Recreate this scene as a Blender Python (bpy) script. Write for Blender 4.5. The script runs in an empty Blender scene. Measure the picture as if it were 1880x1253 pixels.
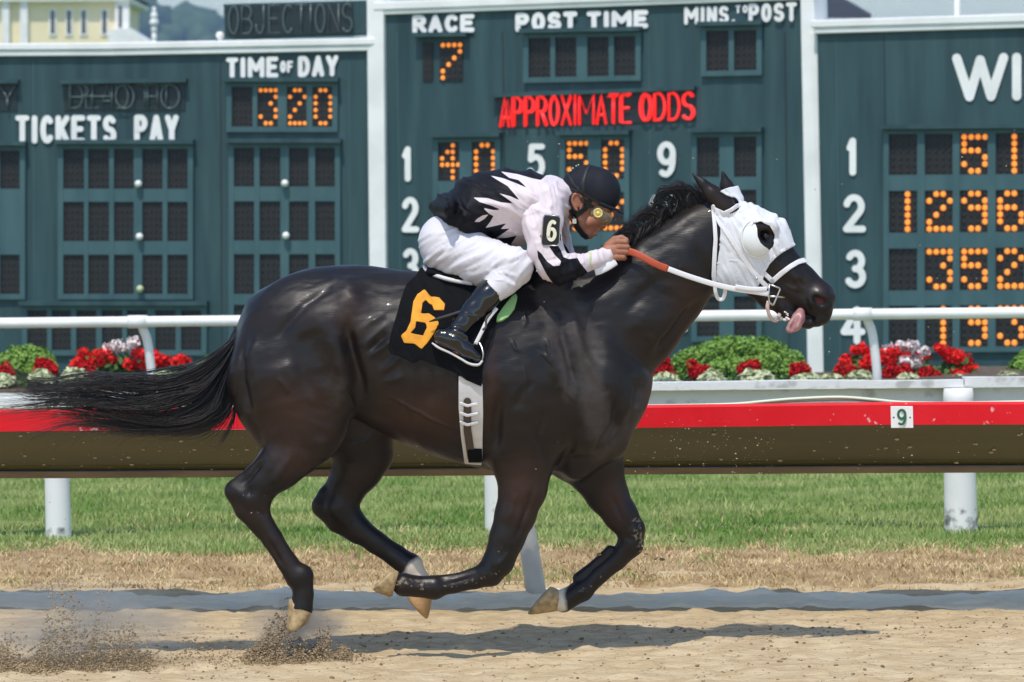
import bpy, math, random
import numpy as np
from mathutils import Vector, Matrix

S = bpy.context.scene
COL = S.collection
rng = np.random.default_rng(7)
random.seed(7)

# ------------------------------------------------------------------ camera, sky, sun, exposure
FPX = 7520.0            # focal length in photograph pixels (1880 wide)
CD, CH = 16.0, 1.755    # camera distance from the running horse, and height
PITCH = math.atan(246.5 / FPX)
ROLL = math.radians(0.75)
C0 = np.array([0.0, -CD, CH])
_f = np.array([0, math.cos(PITCH), -math.sin(PITCH)])
_u = np.array([0, math.sin(PITCH), math.cos(PITCH)])
_r = np.array([1.0, 0, 0])
R_ = _r * math.cos(ROLL) - _u * math.sin(ROLL)
U_ = _u * math.cos(ROLL) + _r * math.sin(ROLL)
cam_d = bpy.data.cameras.new('camera')
cam = bpy.data.objects.new('camera', cam_d)
COL.objects.link(cam)
M = Matrix.Identity(4)
for i in range(3):
    M[i][0], M[i][1], M[i][2], M[i][3] = R_[i], U_[i], -_f[i], C0[i]
cam.matrix_world = M
cam_d.sensor_width = 36
cam_d.lens = 36 * FPX / 1880
cam_d.clip_start, cam_d.clip_end = 0.1, 6000
cam_d.dof.use_dof = True
cam_d.dof.focus_distance = CD - 0.2
cam_d.dof.aperture_fstop = 7.5
S.camera = cam

SUN = np.array([-0.14, -0.43, 0.89]); SUN /= np.linalg.norm(SUN)
w = bpy.data.worlds.new('World'); S.world = w; w.use_nodes = True
nt = w.node_tree
sky = nt.nodes.new('ShaderNodeTexSky'); sky.sky_type = 'NISHITA'; sky.sun_disc = False
sky.sun_elevation = math.asin(SUN[2]); sky.sun_rotation = math.atan2(SUN[0], SUN[1])
sky.air_density = 1.0; sky.dust_density = 0.4; sky.ozone_density = 1.2; sky.altitude = 0
nt.links.new(sky.outputs[0], nt.nodes['Background'].inputs[0])
nt.nodes['Background'].inputs[1].default_value = 0.15
sl = bpy.data.lights.new('sun', 'SUN'); sl.energy = 2.5; sl.angle = math.radians(0.5); sl.color = (1, 0.935, 0.835)
so = bpy.data.objects.new('sun', sl); COL.objects.link(so)
so.rotation_euler = Vector(SUN).to_track_quat('Z', 'Y').to_euler()
so.location = (-3, -9, 18)
S.view_settings.view_transform = 'Standard'; S.view_settings.look = 'None'
S.view_settings.exposure = 0.5; S.view_settings.gamma = 1.0
S.cycles.max_bounces = 8; S.cycles.transparent_max_bounces = 12
S.cycles.use_denoising = True

# ------------------------------------------------------------------ photograph pixel <-> place
def ray(u, v):
    u = np.asarray(u, float); v = np.asarray(v, float)
    return (R_[None] * ((u - 940) / FPX).reshape(-1, 1) + U_[None] * ((626.5 - v) / FPX).reshape(-1, 1) + _f[None])
def P(u, v, Y=0.0, t=0.0):
    """the point of the vertical plane y = Y - t x that lies on the sight line through (u, v)"""
    d = ray(u, v)
    s = (np.asarray(Y, float).reshape(-1) - C0[1]) / (d[:, 1] + t * d[:, 0])
    r = C0[None] + d * s[:, None]
    return r[0] if np.ndim(u) == 0 else r
def UV(p):
    q = np.asarray(p, float) - C0
    z = q @ _f
    return np.stack([940 + FPX * (q @ R_) / z, 626.5 - FPX * (q @ U_) / z], 1)
def PX(Y=0.0):                      # metres per photograph pixel at depth Y
    return (Y + CD) / FPX

# ------------------------------------------------------------------ objects
def tag(o, label=None, cat=None, group=None, kind=None):
    if label: o['label'] = label
    if cat: o['category'] = cat
    if group: o['group'] = group
    if kind: o['kind'] = kind
    return o
def worg(o):
    r = np.zeros(3)
    while o is not None:
        r += np.array(o.location); o = o.parent
    return r
def mk(verts, quads=None, tris=None, ngons=None, smooth=True):
    me = bpy.data.meshes.new('m')
    verts = np.asarray(verts, np.float32).reshape(-1, 3)
    if ngons is not None:
        me.from_pydata([tuple(v) for v in verts], [], ngons)
    else:
        q = np.zeros((0, 4), np.int32) if quads is None else np.asarray(quads, np.int32).reshape(-1, 4)
        t = np.zeros((0, 3), np.int32) if tris is None else np.asarray(tris, np.int32).reshape(-1, 3)
        loops = np.concatenate([q.ravel(), t.ravel()])
        st = np.concatenate([np.arange(len(q)) * 4, len(q) * 4 + np.arange(len(t)) * 3]).astype(np.int32)
        me.vertices.add(len(verts)); me.vertices.foreach_set('co', verts.ravel())
        me.loops.add(len(loops)); me.loops.foreach_set('vertex_index', loops.astype(np.int32))
        me.polygons.add(len(st)); me.polygons.foreach_set('loop_start', st)
        me.update(calc_edges=True); me.validate()
    if smooth and len(me.polygons):
        me.polygons.foreach_set('use_smooth', np.ones(len(me.polygons), bool))
    return me
def put(name, me, mats, parent=None, origin=None):
    """link a mesh given in world coordinates under its parent, or with its own origin"""
    o = bpy.data.objects.new(name, me); me.name = name
    COL.objects.link(o)
    off = worg(parent) if parent is not None else (np.zeros(3) if origin is None else np.asarray(origin, float))
    n = len(me.vertices); a = np.empty(n * 3, np.float32); me.vertices.foreach_get('co', a)
    me.vertices.foreach_set('co', (a.reshape(-1, 3) - off.astype(np.float32)).ravel()); me.update()
    if parent is not None: o.parent = parent
    else: o.location = off
    for m in (mats if isinstance(mats, (list, tuple)) else [mats]): me.materials.append(m)
    return o
def empty(name, loc, label, cat, group=None):
    o = bpy.data.objects.new(name, None); COL.objects.link(o); o.location = loc
    o.empty_display_size = 0.1
    return tag(o, label, cat, group)
def attr(o, name, vals):
    a = o.data.attributes.new(name, 'FLOAT', 'POINT'); a.data.foreach_set('value', np.asarray(vals, np.float32))
class MB:
    """collects shapes into one mesh"""
    def __init__(s): s.v = []; s.f = []; s.m = []; s.n = 0
    def add(s, verts, faces, mat=0):
        verts = np.asarray(verts, float).reshape(-1, 3)
        s.v.append(verts); s.f += [tuple(int(i) + s.n for i in f) for f in faces]; s.m += [mat] * len(faces); s.n += len(verts)
    def box(s, lo, hi, mat=0):
        x0, y0, z0 = lo; x1, y1, z1 = hi
        v = [(x0,y0,z0),(x1,y0,z0),(x1,y1,z0),(x0,y1,z0),(x0,y0,z1),(x1,y0,z1),(x1,y1,z1),(x0,y1,z1)]
        s.add(v, [(3,2,1,0),(4,5,6,7),(0,1,5,4),(1,2,6,5),(2,3,7,6),(3,0,4,7)], mat)
    def tube(s, pts, r, n=8, squash=None, mat=0, flat=1.0):
        """round tube along pts; squash: a direction along which the section is flattened by flat"""
        pts = np.asarray(pts, float); r = np.broadcast_to(np.asarray(r, float), (len(pts),))
        tg = np.gradient(pts, axis=0); tg /= np.linalg.norm(tg, axis=1, keepdims=True) + 1e-12
        ref = np.array(squash if squash is not None else (0.13, 0.97, 0.2), float)
        rings = []
        for p, t, rr in zip(pts, tg, r):
            a = ref - t * (ref @ t); a /= np.linalg.norm(a) + 1e-9; b = np.cross(t, a)
            an = np.arange(n) * 2 * np.pi / n
            rings.append(p + rr * (np.cos(an)[:, None] * a * flat + np.sin(an)[:, None] * b))
        k = len(pts); V = np.concatenate(rings + [pts[:1], pts[-1:]])
        F = [(i*n+j, i*n+(j+1) % n, (i+1)*n+(j+1) % n, (i+1)*n+j) for i in range(k-1) for j in range(n)]
        F += [(k*n, (j+1) % n, j) for j in range(n)] + [(k*n+1, (k-1)*n+j, (k-1)*n+(j+1) % n) for j in range(n)]
        s.add(V, F, mat)
    def ball(s, c, r, n=10, mat=0, rot=None):
        r = np.broadcast_to(np.asarray(r, float), (3,)); V = []; F = []; m = n // 2
        for i in range(m + 1):
            th = np.pi * i / m
            for j in range(n):
                ph = 2 * np.pi * j / n
                V.append((math.sin(th)*math.cos(ph), math.sin(th)*math.sin(ph), math.cos(th)))
        V = np.array(V) * r
        if rot is not None: V = V @ np.asarray(rot).T
        for i in range(m):
            for j in range(n):
                F.append((i*n+j, (i+1)*n+j, (i+1)*n+(j+1) % n, i*n+(j+1) % n))
        s.add(V + np.asarray(c, float), F, mat)
    def slab(s, front, back, mat=0):
        """two matching outlines joined round their edges"""
        n = len(front)
        s.add(np.concatenate([front, back]), [tuple(range(n)), tuple(range(2*n-1, n-1, -1))] + [(i, i+n, (i+1) % n+n, (i+1) % n) for i in range(n)], mat)
    def build(s, name, mats, parent=None, origin=None, smooth=False, bevel=0):
        me = mk(np.concatenate(s.v), ngons=s.f, smooth=smooth)
        me.polygons.foreach_set('material_index', s.m)
        o = put(name, me, mats, parent, origin)
        if bevel:
            b = o.modifiers.new('bevel', 'BEVEL'); b.width = bevel; b.segments = 2; b.limit_method = 'ANGLE'
        return o
def dup(root, loc, label=None, group=None):
    r = root.copy(); COL.objects.link(r); r.location = loc
    if label: r['label'] = label
    if group: r['group'] = group
    for ch in list(root.children):
        c = ch.copy(); COL.objects.link(c); c.parent = r
        for g in list(ch.children):
            d = g.copy(); COL.objects.link(d); d.parent = c
    return r
def smoothline(pts, n=40):
    """Catmull-Rom through pts"""
    p = np.asarray(pts, float); p = np.concatenate([2*p[:1]-p[1:2], p, 2*p[-1:]-p[-2:-1]])
    k = len(p) - 3; t = np.linspace(0, k - 1e-6, n); i = t.astype(int); f = (t - i)[:, None]
    a, b, c, d = p[i], p[i+1], p[i+2], p[i+3]
    return 0.5*((2*b)+(c-a)*f+(2*a-5*b+4*c-d)*f*f+(3*b-a-3*c+d)*f**3)

# ------------------------------------------------------------------ materials
def mat(name, col, rough=0.6, var=0.0, scale=8.0, bump=0.0, bscale=60.0, spec=0.5, metal=0.0, coat=0.0, col2=None, stretch=None, emit=None, detail=4.0, sheen=0.0, cmin=0.35, cmax=0.65):
    m = bpy.data.materials.new(name); m.use_nodes = True
    n = m.node_tree; L = n.links; b = n.nodes['Principled BSDF']
    b.inputs['Roughness'].default_value = rough; b.inputs['Metallic'].default_value = metal
    b.inputs['Specular IOR Level'].default_value = spec; b.inputs['Coat Weight'].default_value = coat
    b.inputs['Sheen Weight'].default_value = sheen
    b.inputs['Base Color'].default_value = (*col, 1)
    tc = n.nodes.new('ShaderNodeNewGeometry')
    src = tc.outputs['Position']
    if stretch:
        mp = n.nodes.new('ShaderNodeMapping'); mp.inputs['Scale'].default_value = stretch
        L.new(src, mp.inputs[0]); src = mp.outputs[0]
    if var or col2:
        no = n.nodes.new('ShaderNodeTexNoise'); no.inputs['Scale'].default_value = scale; no.inputs['Detail'].default_value = detail
        L.new(src, no.inputs[0])
        cr = n.nodes.new('ShaderNodeValToRGB')
        c2 = col2 if col2 else tuple(min(1, c*(1+var)) for c in col)
        c1 = col if col2 else tuple(c*(1-var) for c in col)
        cr.color_ramp.elements[0].position = cmin; cr.color_ramp.elements[1].position = cmax
        cr.color_ramp.elements[0].color = (*c1, 1); cr.color_ramp.elements[1].color = (*c2, 1)
        L.new(no.outputs[0], cr.inputs[0]); L.new(cr.outputs[0], b.inputs['Base Color'])
        m['ramp'] = cr.name
    if bump:
        no2 = n.nodes.new('ShaderNodeTexNoise'); no2.inputs['Scale'].default_value = bscale; no2.inputs['Detail'].default_value = 5
        L.new(src, no2.inputs[0])
        bp = n.nodes.new('ShaderNodeBump'); bp.inputs['Strength'].default_value = 1.0; bp.inputs['Distance'].default_value = bump
        L.new(no2.outputs[0], bp.inputs['Height']); L.new(bp.outputs[0], b.inputs['Normal'])
    if emit:
        b.inputs['Emission Color'].default_value = (*emit[0], 1); b.inputs['Emission Strength'].default_value = emit[1]
    return m
def mixin(m, attrname, col, lo=-0.002, hi=0.002, noise=None, rough=None):
    """lay a second colour over a material where a mesh attribute is high"""
    n = m.node_tree; L = n.links; b = n.nodes['Principled BSDF']
    a = n.nodes.new('ShaderNodeAttribute'); a.attribute_name = attrname
    val = a.outputs['Fac']
    if noise:
        no = n.nodes.new('ShaderNodeTexNoise'); no.inputs['Scale'].default_value = noise[0]; no.inputs['Detail'].default_value = 6
        g = n.nodes.new('ShaderNodeNewGeometry'); L.new(g.outputs['Position'], no.inputs[0])
        ma = n.nodes.new('ShaderNodeMath'); ma.operation = 'MULTIPLY_ADD'; ma.inputs[1].default_value = noise[1]; ma.inputs[2].default_value = -0.5*noise[1]
        L.new(no.outputs[0], ma.inputs[0])
        ad = n.nodes.new('ShaderNodeMath'); ad.operation = 'ADD'; L.new(val, ad.inputs[0]); L.new(ma.outputs[0], ad.inputs[1]); val = ad.outputs[0]
    mr = n.nodes.new('ShaderNodeMapRange'); mr.inputs['From Min'].default_value = lo; mr.inputs['From Max'].default_value = hi
    L.new(val, mr.inputs['Value'])
    mx = n.nodes.new('ShaderNodeMix'); mx.data_type = 'RGBA'
    old = b.inputs['Base Color'].links
    if old: L.new(old[0].from_socket, mx.inputs[6])
    else: mx.inputs[6].default_value = b.inputs['Base Color'].default_value
    mx.inputs[7].default_value = (*col, 1)
    L.new(mr.outputs[0], mx.inputs[0]); L.new(mx.outputs[2], b.inputs['Base Color'])
    if rough is not None:
        mq = n.nodes.new('ShaderNodeMix'); mq.data_type = 'FLOAT'
        if b.inputs['Roughness'].links: L.new(b.inputs['Roughness'].links[0].from_socket, mq.inputs[2])
        else: mq.inputs[2].default_value = b.inputs['Roughness'].default_value
        mq.inputs[3].default_value = rough
        L.new(mr.outputs[0], mq.inputs[0]); L.new(mq.outputs[0], b.inputs['Roughness'])

MT = {}
MT['white'] = mat('white_paint', (0.84, 0.83, 0.81), 0.5, var=0.06, scale=3)
MT['white_worn'] = mat('white_paint_worn', (0.72, 0.72, 0.70), 0.65, col2=(0.46, 0.45, 0.42), scale=9, cmin=0.56, cmax=0.68, bump=0.002, bscale=40)
MT['board'] = mat('board_paint_green', (0.011, 0.041, 0.049), 0.6, col2=(0.034, 0.084, 0.091), scale=2.2, detail=9, stretch=(3, 3, 0.3), cmin=0.3, cmax=0.72)
MT['boardframe'] = mat('frame_paint_green', (0.036, 0.092, 0.104), 0.6, col2=(0.052, 0.115, 0.126), scale=3, stretch=(2, 2, 0.6))
MT['matrix'] = mat('lamp_matrix_dark', (0.012, 0.011, 0.011), 0.6)
MT['bulb_off'] = mat('unlit_bulb', (0.03, 0.028, 0.026), 0.4)
MT['bulb_on'] = mat('lit_bulb', (0.8, 0.3, 0.05), 0.4, emit=((1.0, 0.27, 0.03), 0.62))
MT['neon_on'] = mat('red_neon', (0.7, 0.02, 0.02), 0.4, emit=((1.0, 0.02, 0.018), 0.75))
MT['neon_off'] = mat('unlit_glass_tube', (0.09, 0.125, 0.125), 0.3)
MT['red'] = mat('red_paint', (0.66, 0.004, 0.012), 0.5, spec=0.25, col2=(0.72, 0.012, 0.022), scale=5, cmin=0.4, cmax=0.75, bump=0.0006, bscale=90)
MT['white_dirty'] = mat('white_post_dirty', (0.83, 0.82, 0.80), 0.6, col2=(0.74, 0.73, 0.70), scale=4)
mixin(MT['red'], 'scuff', (0.72, 0.42, 0.40), 0.80, 1.1, noise=(22, 5.0))
mixin(MT['white_dirty'], 'stain', (0.09, 0.08, 0.065), 0.75, 1.15, noise=(16, 1.8))
MT['olive'] = mat('olive_vinyl', (0.072, 0.066, 0.011), 0.5, spec=0.2, col2=(0.092, 0.082, 0.016), scale=2.5, stretch=(0.4, 1, 3), bump=0.0008, bscale=20)
MT['wood'] = mat('brown_timber', (0.22, 0.15, 0.085), 0.7, var=0.25, scale=5, stretch=(0.4, 3, 3))
MT['hose'] = mat('pale_green_hose', (0.62, 0.70, 0.52), 0.4)
MT['leaf'] = mat('shrub_leaf', (0.11, 0.235, 0.022), 0.55, col2=(0.24, 0.40, 0.055), scale=25, cmin=0.35, cmax=0.65)
MT['leaf_dark'] = mat('flower_leaf', (0.035, 0.1, 0.015), 0.55, col2=(0.08, 0.18, 0.03), scale=30)
MT['petal_red'] = mat('red_petal', (0.78, 0.012, 0.012), 0.6, spec=0.15, col2=(0.88, 0.035, 0.025), scale=40)
MT['petal_dark'] = mat('crimson_petal', (0.40, 0.008, 0.012), 0.75, spec=0.1, col2=(0.58, 0.018, 0.02), scale=60)
MT['petal_white'] = mat('white_petal', (0.78, 0.74, 0.72), 0.6, col2=(0.8, 0.66, 0.64), scale=40)
MT['petal_cream'] = mat('cream_leaf', (0.62, 0.62, 0.42), 0.6, col2=(0.45, 0.52, 0.26), scale=45)
MT['grey_post'] = mat('grey_post', (0.55, 0.55, 0.55), 0.6, var=0.15, scale=6)
MT['soil'] = mat('planter_soil', (0.11, 0.075, 0.045), 0.9, var=0.4, scale=30)
MT['metal'] = mat('steel', (0.55, 0.54, 0.52), 0.3, metal=1.0)
MT['cream_wall'] = mat('yellow_wall', (0.88, 0.77, 0.50), 0.7, var=0.05, scale=0.3)
MT['glass_dark'] = mat('dark_window_glass', (0.05, 0.055, 0.06), 0.15)
MT['tent'] = mat('dark_canvas', (0.022, 0.023, 0.028), 0.7, var=0.2, scale=0.6)
# ------------------------------------------------------------------ implicit surfaces for bodies and cloth
class Grid:
    def __init__(s, lo, hi, res, fill=0.08):
        s.lo = np.asarray(lo, float); s.res = res
        s.n = np.ceil((np.asarray(hi) - s.lo) / res).astype(int) + 1
        s.d = np.full(tuple(s.n), fill, np.float32); s.fill = fill
    def ax(s, i, a, b): return (s.lo[i] + s.res * np.arange(a, b)).astype(np.float32)
    def cone(s, a, b, ra, rb, ys=1.0, k=0.02, sub=False):
        a = np.asarray(a, float); b = np.asarray(b, float); R = max(ra, rb); m = R + k + 0.05
        ext = np.array([m, max(R * ys, 0) + k + 0.05, m])
        i0 = np.maximum(np.floor((np.minimum(a, b) - ext - s.lo) / s.res).astype(int), 0)
        i1 = np.minimum(np.ceil((np.maximum(a, b) + ext - s.lo) / s.res).astype(int) + 1, s.n)
        if np.any(i1 <= i0): return
        X = s.ax(0, i0[0], i1[0])[:, None, None]; Y = s.ax(1, i0[1], i1[1])[None, :, None] / ys; Z = s.ax(2, i0[2], i1[2])[None, None, :]
        A = a * (1, 1/ys, 1); B = b * (1, 1/ys, 1); ba = B - A; l2 = float(ba @ ba) + 1e-12
        px, py, pz = X - A[0], Y - A[1], Z - A[2]
        t = np.clip((px*ba[0] + py*ba[1] + pz*ba[2]) / l2, 0, 1)
        d = np.sqrt((px - t*ba[0])**2 + (py - t*ba[1])**2 + (pz - t*ba[2])**2) - (ra + t*(rb - ra))
        sl = (slice(i0[0], i1[0]), slice(i0[1], i1[1]), slice(i0[2], i1[2]))
        g = s.d[sl]
        if sub:
            h = np.maximum(k - np.abs(g + d), 0) / k
            s.d[sl] = np.maximum(g, -d) + h*h*k*0.25
        else:
            h = np.maximum(k - np.abs(g - d), 0) / k
            s.d[sl] = np.minimum(g, d) - h*h*k*0.25
    def sample(s, p):
        q = (np.asarray(p, float) - s.lo) / s.res
        i = np.clip(np.floor(q).astype(int), 0, s.n - 2); f = np.clip(q - i, 0, 1)
        r = 0
        for dx in (0, 1):
            for dy in (0, 1):
                for dz in (0, 1):
                    w = (f[:, 0] if dx else 1-f[:, 0]) * (f[:, 1] if dy else 1-f[:, 1]) * (f[:, 2] if dz else 1-f[:, 2])
                    r = r + w * s.d[i[:, 0]+dx, i[:, 1]+dy, i[:, 2]+dz]
        return r
    def hit(s, u, v, off=0.0, y0=-0.6, y1=0.3):
        """depth y at which the sight line through (u, v) meets the surface"""
        ys = np.arange(y0, y1, 0.002)
        p = P(np.full(len(ys), u), np.full(len(ys), v), ys)
        lo, hi = s.lo, s.lo + (s.n - 1) * s.res
        ok = np.all((p >= lo) & (p <= hi), axis=1)
        d = np.where(ok, s.sample(p), 1.0) - off
        j = np.argmax(d < 0)
        return ys[j] if d[j] < 0 else None
    def mesh(s, iso=0.0, smooth=2):
        d = s.d - iso; ins = d < 0
        n = s.n; c = np.zeros(tuple(n - 1), np.int8)
        for dx in (0, 1):
            for dy in (0, 1):
                for dz in (0, 1):
                    c += ins[dx:n[0]-1+dx, dy:n[1]-1+dy, dz:n[2]-1+dz]
        act = np.argwhere((c > 0) & (c < 8))
        idx = np.full(tuple(n - 1), -1, np.int32); idx[act[:, 0], act[:, 1], act[:, 2]] = np.arange(len(act))
        acc = np.zeros((len(act), 3)); cnt = np.zeros(len(act))
        cor = [(x, y, z) for x in (0, 1) for y in (0, 1) for z in (0, 1)]
        val = {q: d[act[:, 0]+q[0], act[:, 1]+q[1], act[:, 2]+q[2]].astype(float) for q in cor}
        for q in cor:
            for a in range(3):
                if q[a] == 0:
                    q2 = tuple(1 if i == a else q[i] for i in range(3)); v0, v1 = val[q], val[q2]
                    m = (v0 < 0) != (v1 < 0); t = np.where(m, v0 / np.where(v0 - v1 == 0, 1, v0 - v1), 0)
                    p = np.tile(np.array(q, float), (len(act), 1)); p[:, a] += t
                    acc += p * m[:, None]; cnt += m
        V = (act + acc / cnt[:, None]) * s.res + s.lo
        Q = []
        for a in range(3):
            b, e = (a + 1) % 3, (a + 2) % 3
            s0 = [slice(None)]*3; s1 = [slice(None)]*3; s0[a] = slice(0, n[a]-1); s1[a] = slice(1, n[a])
            i0, i1 = ins[tuple(s0)], ins[tuple(s1)]
            E = np.argwhere(i0 != i1); E = E[(E[:, b] > 0) & (E[:, e] > 0) & (E[:, b] < n[b]-1) & (E[:, e] < n[e]-1)]
            fl = i0[E[:, 0], E[:, 1], E[:, 2]]
            def at(db, de):
                q = E.copy(); q[:, b] += db; q[:, e] += de
                return idx[q[:, 0], q[:, 1], q[:, 2]]
            qd = np.stack([at(-1, -1), at(0, -1), at(0, 0), at(-1, 0)], 1)
            qd[~fl] = qd[~fl][:, ::-1]
            Q.append(qd)
        Q = np.concatenate(Q); Q = Q[(Q >= 0).all(1)]
        V = relax(V, Q, smooth)
        return V, Q
def relax(V, Q, it, lam=0.5, mu=-0.52):
    if not it: return V
    e = np.concatenate([Q[:, [0, 1]], Q[:, [1, 2]], Q[:, [2, 3]], Q[:, [3, 0]]])
    e = np.concatenate([e, e[:, ::-1]]); N = len(V)
    deg = np.maximum(np.bincount(e[:, 0], minlength=N), 1)
    for k in range(it * 2):
        m = np.stack([np.bincount(e[:, 0], V[e[:, 1], i], minlength=N) for i in range(3)], 1) / deg[:, None]
        V = V + (m - V) * (lam if k % 2 == 0 else mu)
    return V
def psd(pts, poly):
    """signed distance of 2-d points to a closed polygon, positive inside"""
    pts = np.asarray(pts, float); poly = np.asarray(poly, float)
    d = np.full(len(pts), 1e9); ins = np.zeros(len(pts), bool)
    for a, b in zip(poly, np.roll(poly, -1, 0)):
        e = b - a; w = pts - a
        t = np.clip((w @ e) / (e @ e + 1e-12), 0, 1)
        d = np.minimum(d, np.hypot(*(w - t[:, None]*e).T))
        c = (a[1] > pts[:, 1]) != (b[1] > pts[:, 1])
        ins ^= c & (pts[:, 0] < (b[0]-a[0]) * (pts[:, 1]-a[1]) / ((b[1]-a[1]) or 1e-9) + a[0])
    return np.where(ins, d, -d)
def pline(pts, line, half):
    """positive within half of a polyline"""
    d = np.full(len(pts), 1e9); line = np.asarray(line, float)
    for a, b in zip(line[:-1], line[1:]):
        e = b - a; w = pts - a; t = np.clip((w @ e) / (e @ e + 1e-12), 0, 1)
        d = np.minimum(d, np.hypot(*(w - t[:, None]*e).T))
    return half - d
def clip(V, Q, f):
    """keep the part of a quad mesh where f > 0, cut exactly along f = 0"""
    keep = (f[Q] > 0).any(1); Q = Q[keep]
    T = np.concatenate([Q[:, [0, 1, 2]], Q[:, [0, 2, 3]]]); s = f[T] > 0; c = s.sum(1)
    out = [T[c == 3]]; nv = [V]; N = len(V); pend = []
    for want in (1, 2):
        t = T[c == want]; m = s[c == want]
        odd = np.argmax(m if want == 1 else ~m, axis=1)
        r = np.arange(len(t)); a, b, d = t[r, odd], t[r, (odd+1) % 3], t[r, (odd+2) % 3]
        pend.append((want, a, b, d))
    keys = np.concatenate([np.stack([np.minimum(a, x), np.maximum(a, x)], 1) for _, a, b, d in pend for x in (b, d)])
    uq, inv = np.unique(keys, axis=0, return_inverse=True); inv = inv.ravel()
    f0, f1 = f[uq[:, 0]], f[uq[:, 1]]; tt = (f0 / (f0 - f1))[:, None]
    nv.append(V[uq[:, 0]] * (1-tt) + V[uq[:, 1]] * tt)
    o = 0
    for want, a, b, d in pend:
        k = len(a); ab = inv[o:o+k] + N; ad = inv[o+k:o+2*k] + N; o += 2*k
        if want == 1: out.append(np.stack([a, ab, ad], 1))
        else: out += [np.stack([ab, b, d], 1), np.stack([ab, d, ad], 1)]
    T = np.concatenate(out); V = np.concatenate(nv)
    us = np.unique(T); mp = np.full(len(V), -1); mp[us] = np.arange(len(us))
    return V[us], mp[T]
def shell(grid, iso, fsel, name, m, parent, thick=0.004, origin=None, near=False, smooth=2, cache={}):
    """a layer lying on a body: its offset surface cut to a shape given in fsel(uv, V)"""
    key = (id(grid), round(iso, 4), smooth)
    if key not in cache: cache[key] = grid.mesh(iso, smooth)
    V, Q = cache[key]
    f = fsel(UV(V), V)
    if near: f = np.where(V[:, 1] < 0, f, -1.0)
    V2, T = clip(V, Q, f)
    o = put(name, mk(V2, tris=T), m, parent, origin)
    md = o.modifiers.new('thickness', 'SOLIDIFY'); md.thickness = thick; md.offset = -1
    return o
def chain(g, pts, k=0.02, sub=False, mirror=False):
    """pts: (u, v, r in pixels, y, lateral scale)"""
    for p, q in zip(pts[:-1], pts[1:]):
        for sg in ((1, -1) if mirror else (1,)):
            ya, yb = p[3]*sg, q[3]*sg
            g.cone(P(p[0], p[1], ya), P(q[0], q[1], yb), p[2]*PX(ya), q[2]*PX(yb), (p[4]+q[4])/2, k, sub)
# ------------------------------------------------------------------ ground
def gnoise(x, y, seed, octs):
    """smooth value noise, sum of octaves [(wavelength x, wavelength y, amplitude)]"""
    r = np.random.default_rng(seed); z = np.zeros_like(x)
    for wx, wy, a in octs:
        T = r.standard_normal((64, 64)); fx, fy = x / wx + 1000, y / wy + 1000
        i, j = np.floor(fx).astype(int), np.floor(fy).astype(int); u, v = fx - i, fy - j
        u, v = u*u*(3-2*u), v*v*(3-2*v)
        g = lambda p, q: T[p % 64, q % 64]
        z += a * ((g(i, j)*(1-u)+g(i+1, j)*u)*(1-v) + (g(i, j+1)*(1-u)+g(i+1, j+1)*u)*v)
    return z
def sheet(xs, ys, zf):
    X, Y = np.meshgrid(xs, ys, indexing='ij'); Z = zf(X, Y)
    nx, ny = X.shape; i = np.arange(nx*ny).reshape(nx, ny)
    q = np.stack([i[:-1, :-1], i[1:, :-1], i[1:, 1:], i[:-1, 1:]], -1).reshape(-1, 4)
    return np.stack([X, Y, Z], -1).reshape(-1, 3), q
KT = 0.12                                    # the far side of the track runs slightly towards the camera on the right
def kerb_y(x): return 2.52 - KT * x + 0.05*np.sin(x*1.7+1) + 0.03*np.sin(x*4.1) + 0.03*np.sin(x*9.3)
def track_z(X, Y):
    z = gnoise(X, Y, 3, [(0.9, 0.35, 0.003), (0.22, 0.09, 0.004), (0.10, 0.04, 0.0055), (0.055, 0.028, 0.005)])
    e = Y - kerb_y(X)
    return z + 0.03*np.clip(1 + e/0.5, 0, 1)**2 + gnoise(X, Y, 4, [(0.8, 3, 0.009), (0.25, 3, 0.006)])*np.exp(-((e+0.45)/0.45)**2)
MT['sand'] = mat('track_sand', (0.47, 0.35, 0.20), 0.95, col2=(0.585, 0.46, 0.285), scale=9, detail=9, stretch=(0.5, 1.6, 1), bump=0.011, bscale=60, spec=0.15, cmin=0.38, cmax=0.6)
MT['straw_ground'] = mat('dry_grass_soil', (0.30, 0.20, 0.105), 0.95, col2=(0.42, 0.31, 0.17), scale=7, bump=0.01, bscale=40, spec=0.1)
MT['turf_soil'] = mat('turf_ground', (0.13, 0.19, 0.05), 0.95, col2=(0.24, 0.27, 0.10), scale=3, bump=0.01, bscale=40, spec=0.1)
MT['far_ground'] = mat('infield_turf', (0.10, 0.17, 0.05), 0.95, var=0.2, scale=0.2, spec=0.1)
V, Q = sheet(np.linspace(-6, 6, 480), np.linspace(-3.2, 4.0, 320), track_z)
tag(put('dirt_track', mk(V, Q), MT['sand']), kind='structure')
g = MB(); g.add([(-3000, -60, -0.06), (3000, -60, -0.06), (3000, 5000, -0.06), (-3000, 5000, -0.06)], [(0, 1, 2, 3)])
tag(g.build('ground', MT['far_ground']), kind='structure')
g = MB(); g.add([(-60, -40, -0.03), (60, -40, -0.03), (60, 2.2, -0.03), (-60, 2.2, -0.03)], [(0, 1, 2, 3)])
tag(g.build('track_apron', MT['sand']), kind='structure')
xs = np.linspace(-6, 6, 480); pr_ = np.linspace(0, 1, 26)
MT['shade_lift'] = mat('rail_shade_lift', (0.86, 0.72, 0.51), 0.95, col2=(0.90, 0.79, 0.60), scale=16, detail=8, stretch=(.5, 1.5, 1), bump=0.004, bscale=70, spec=0.15)  # colour paled and warmed to lighten the shadow cast by the rail
X_, K_ = np.meshgrid(xs, pr_, indexing='ij')
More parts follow.
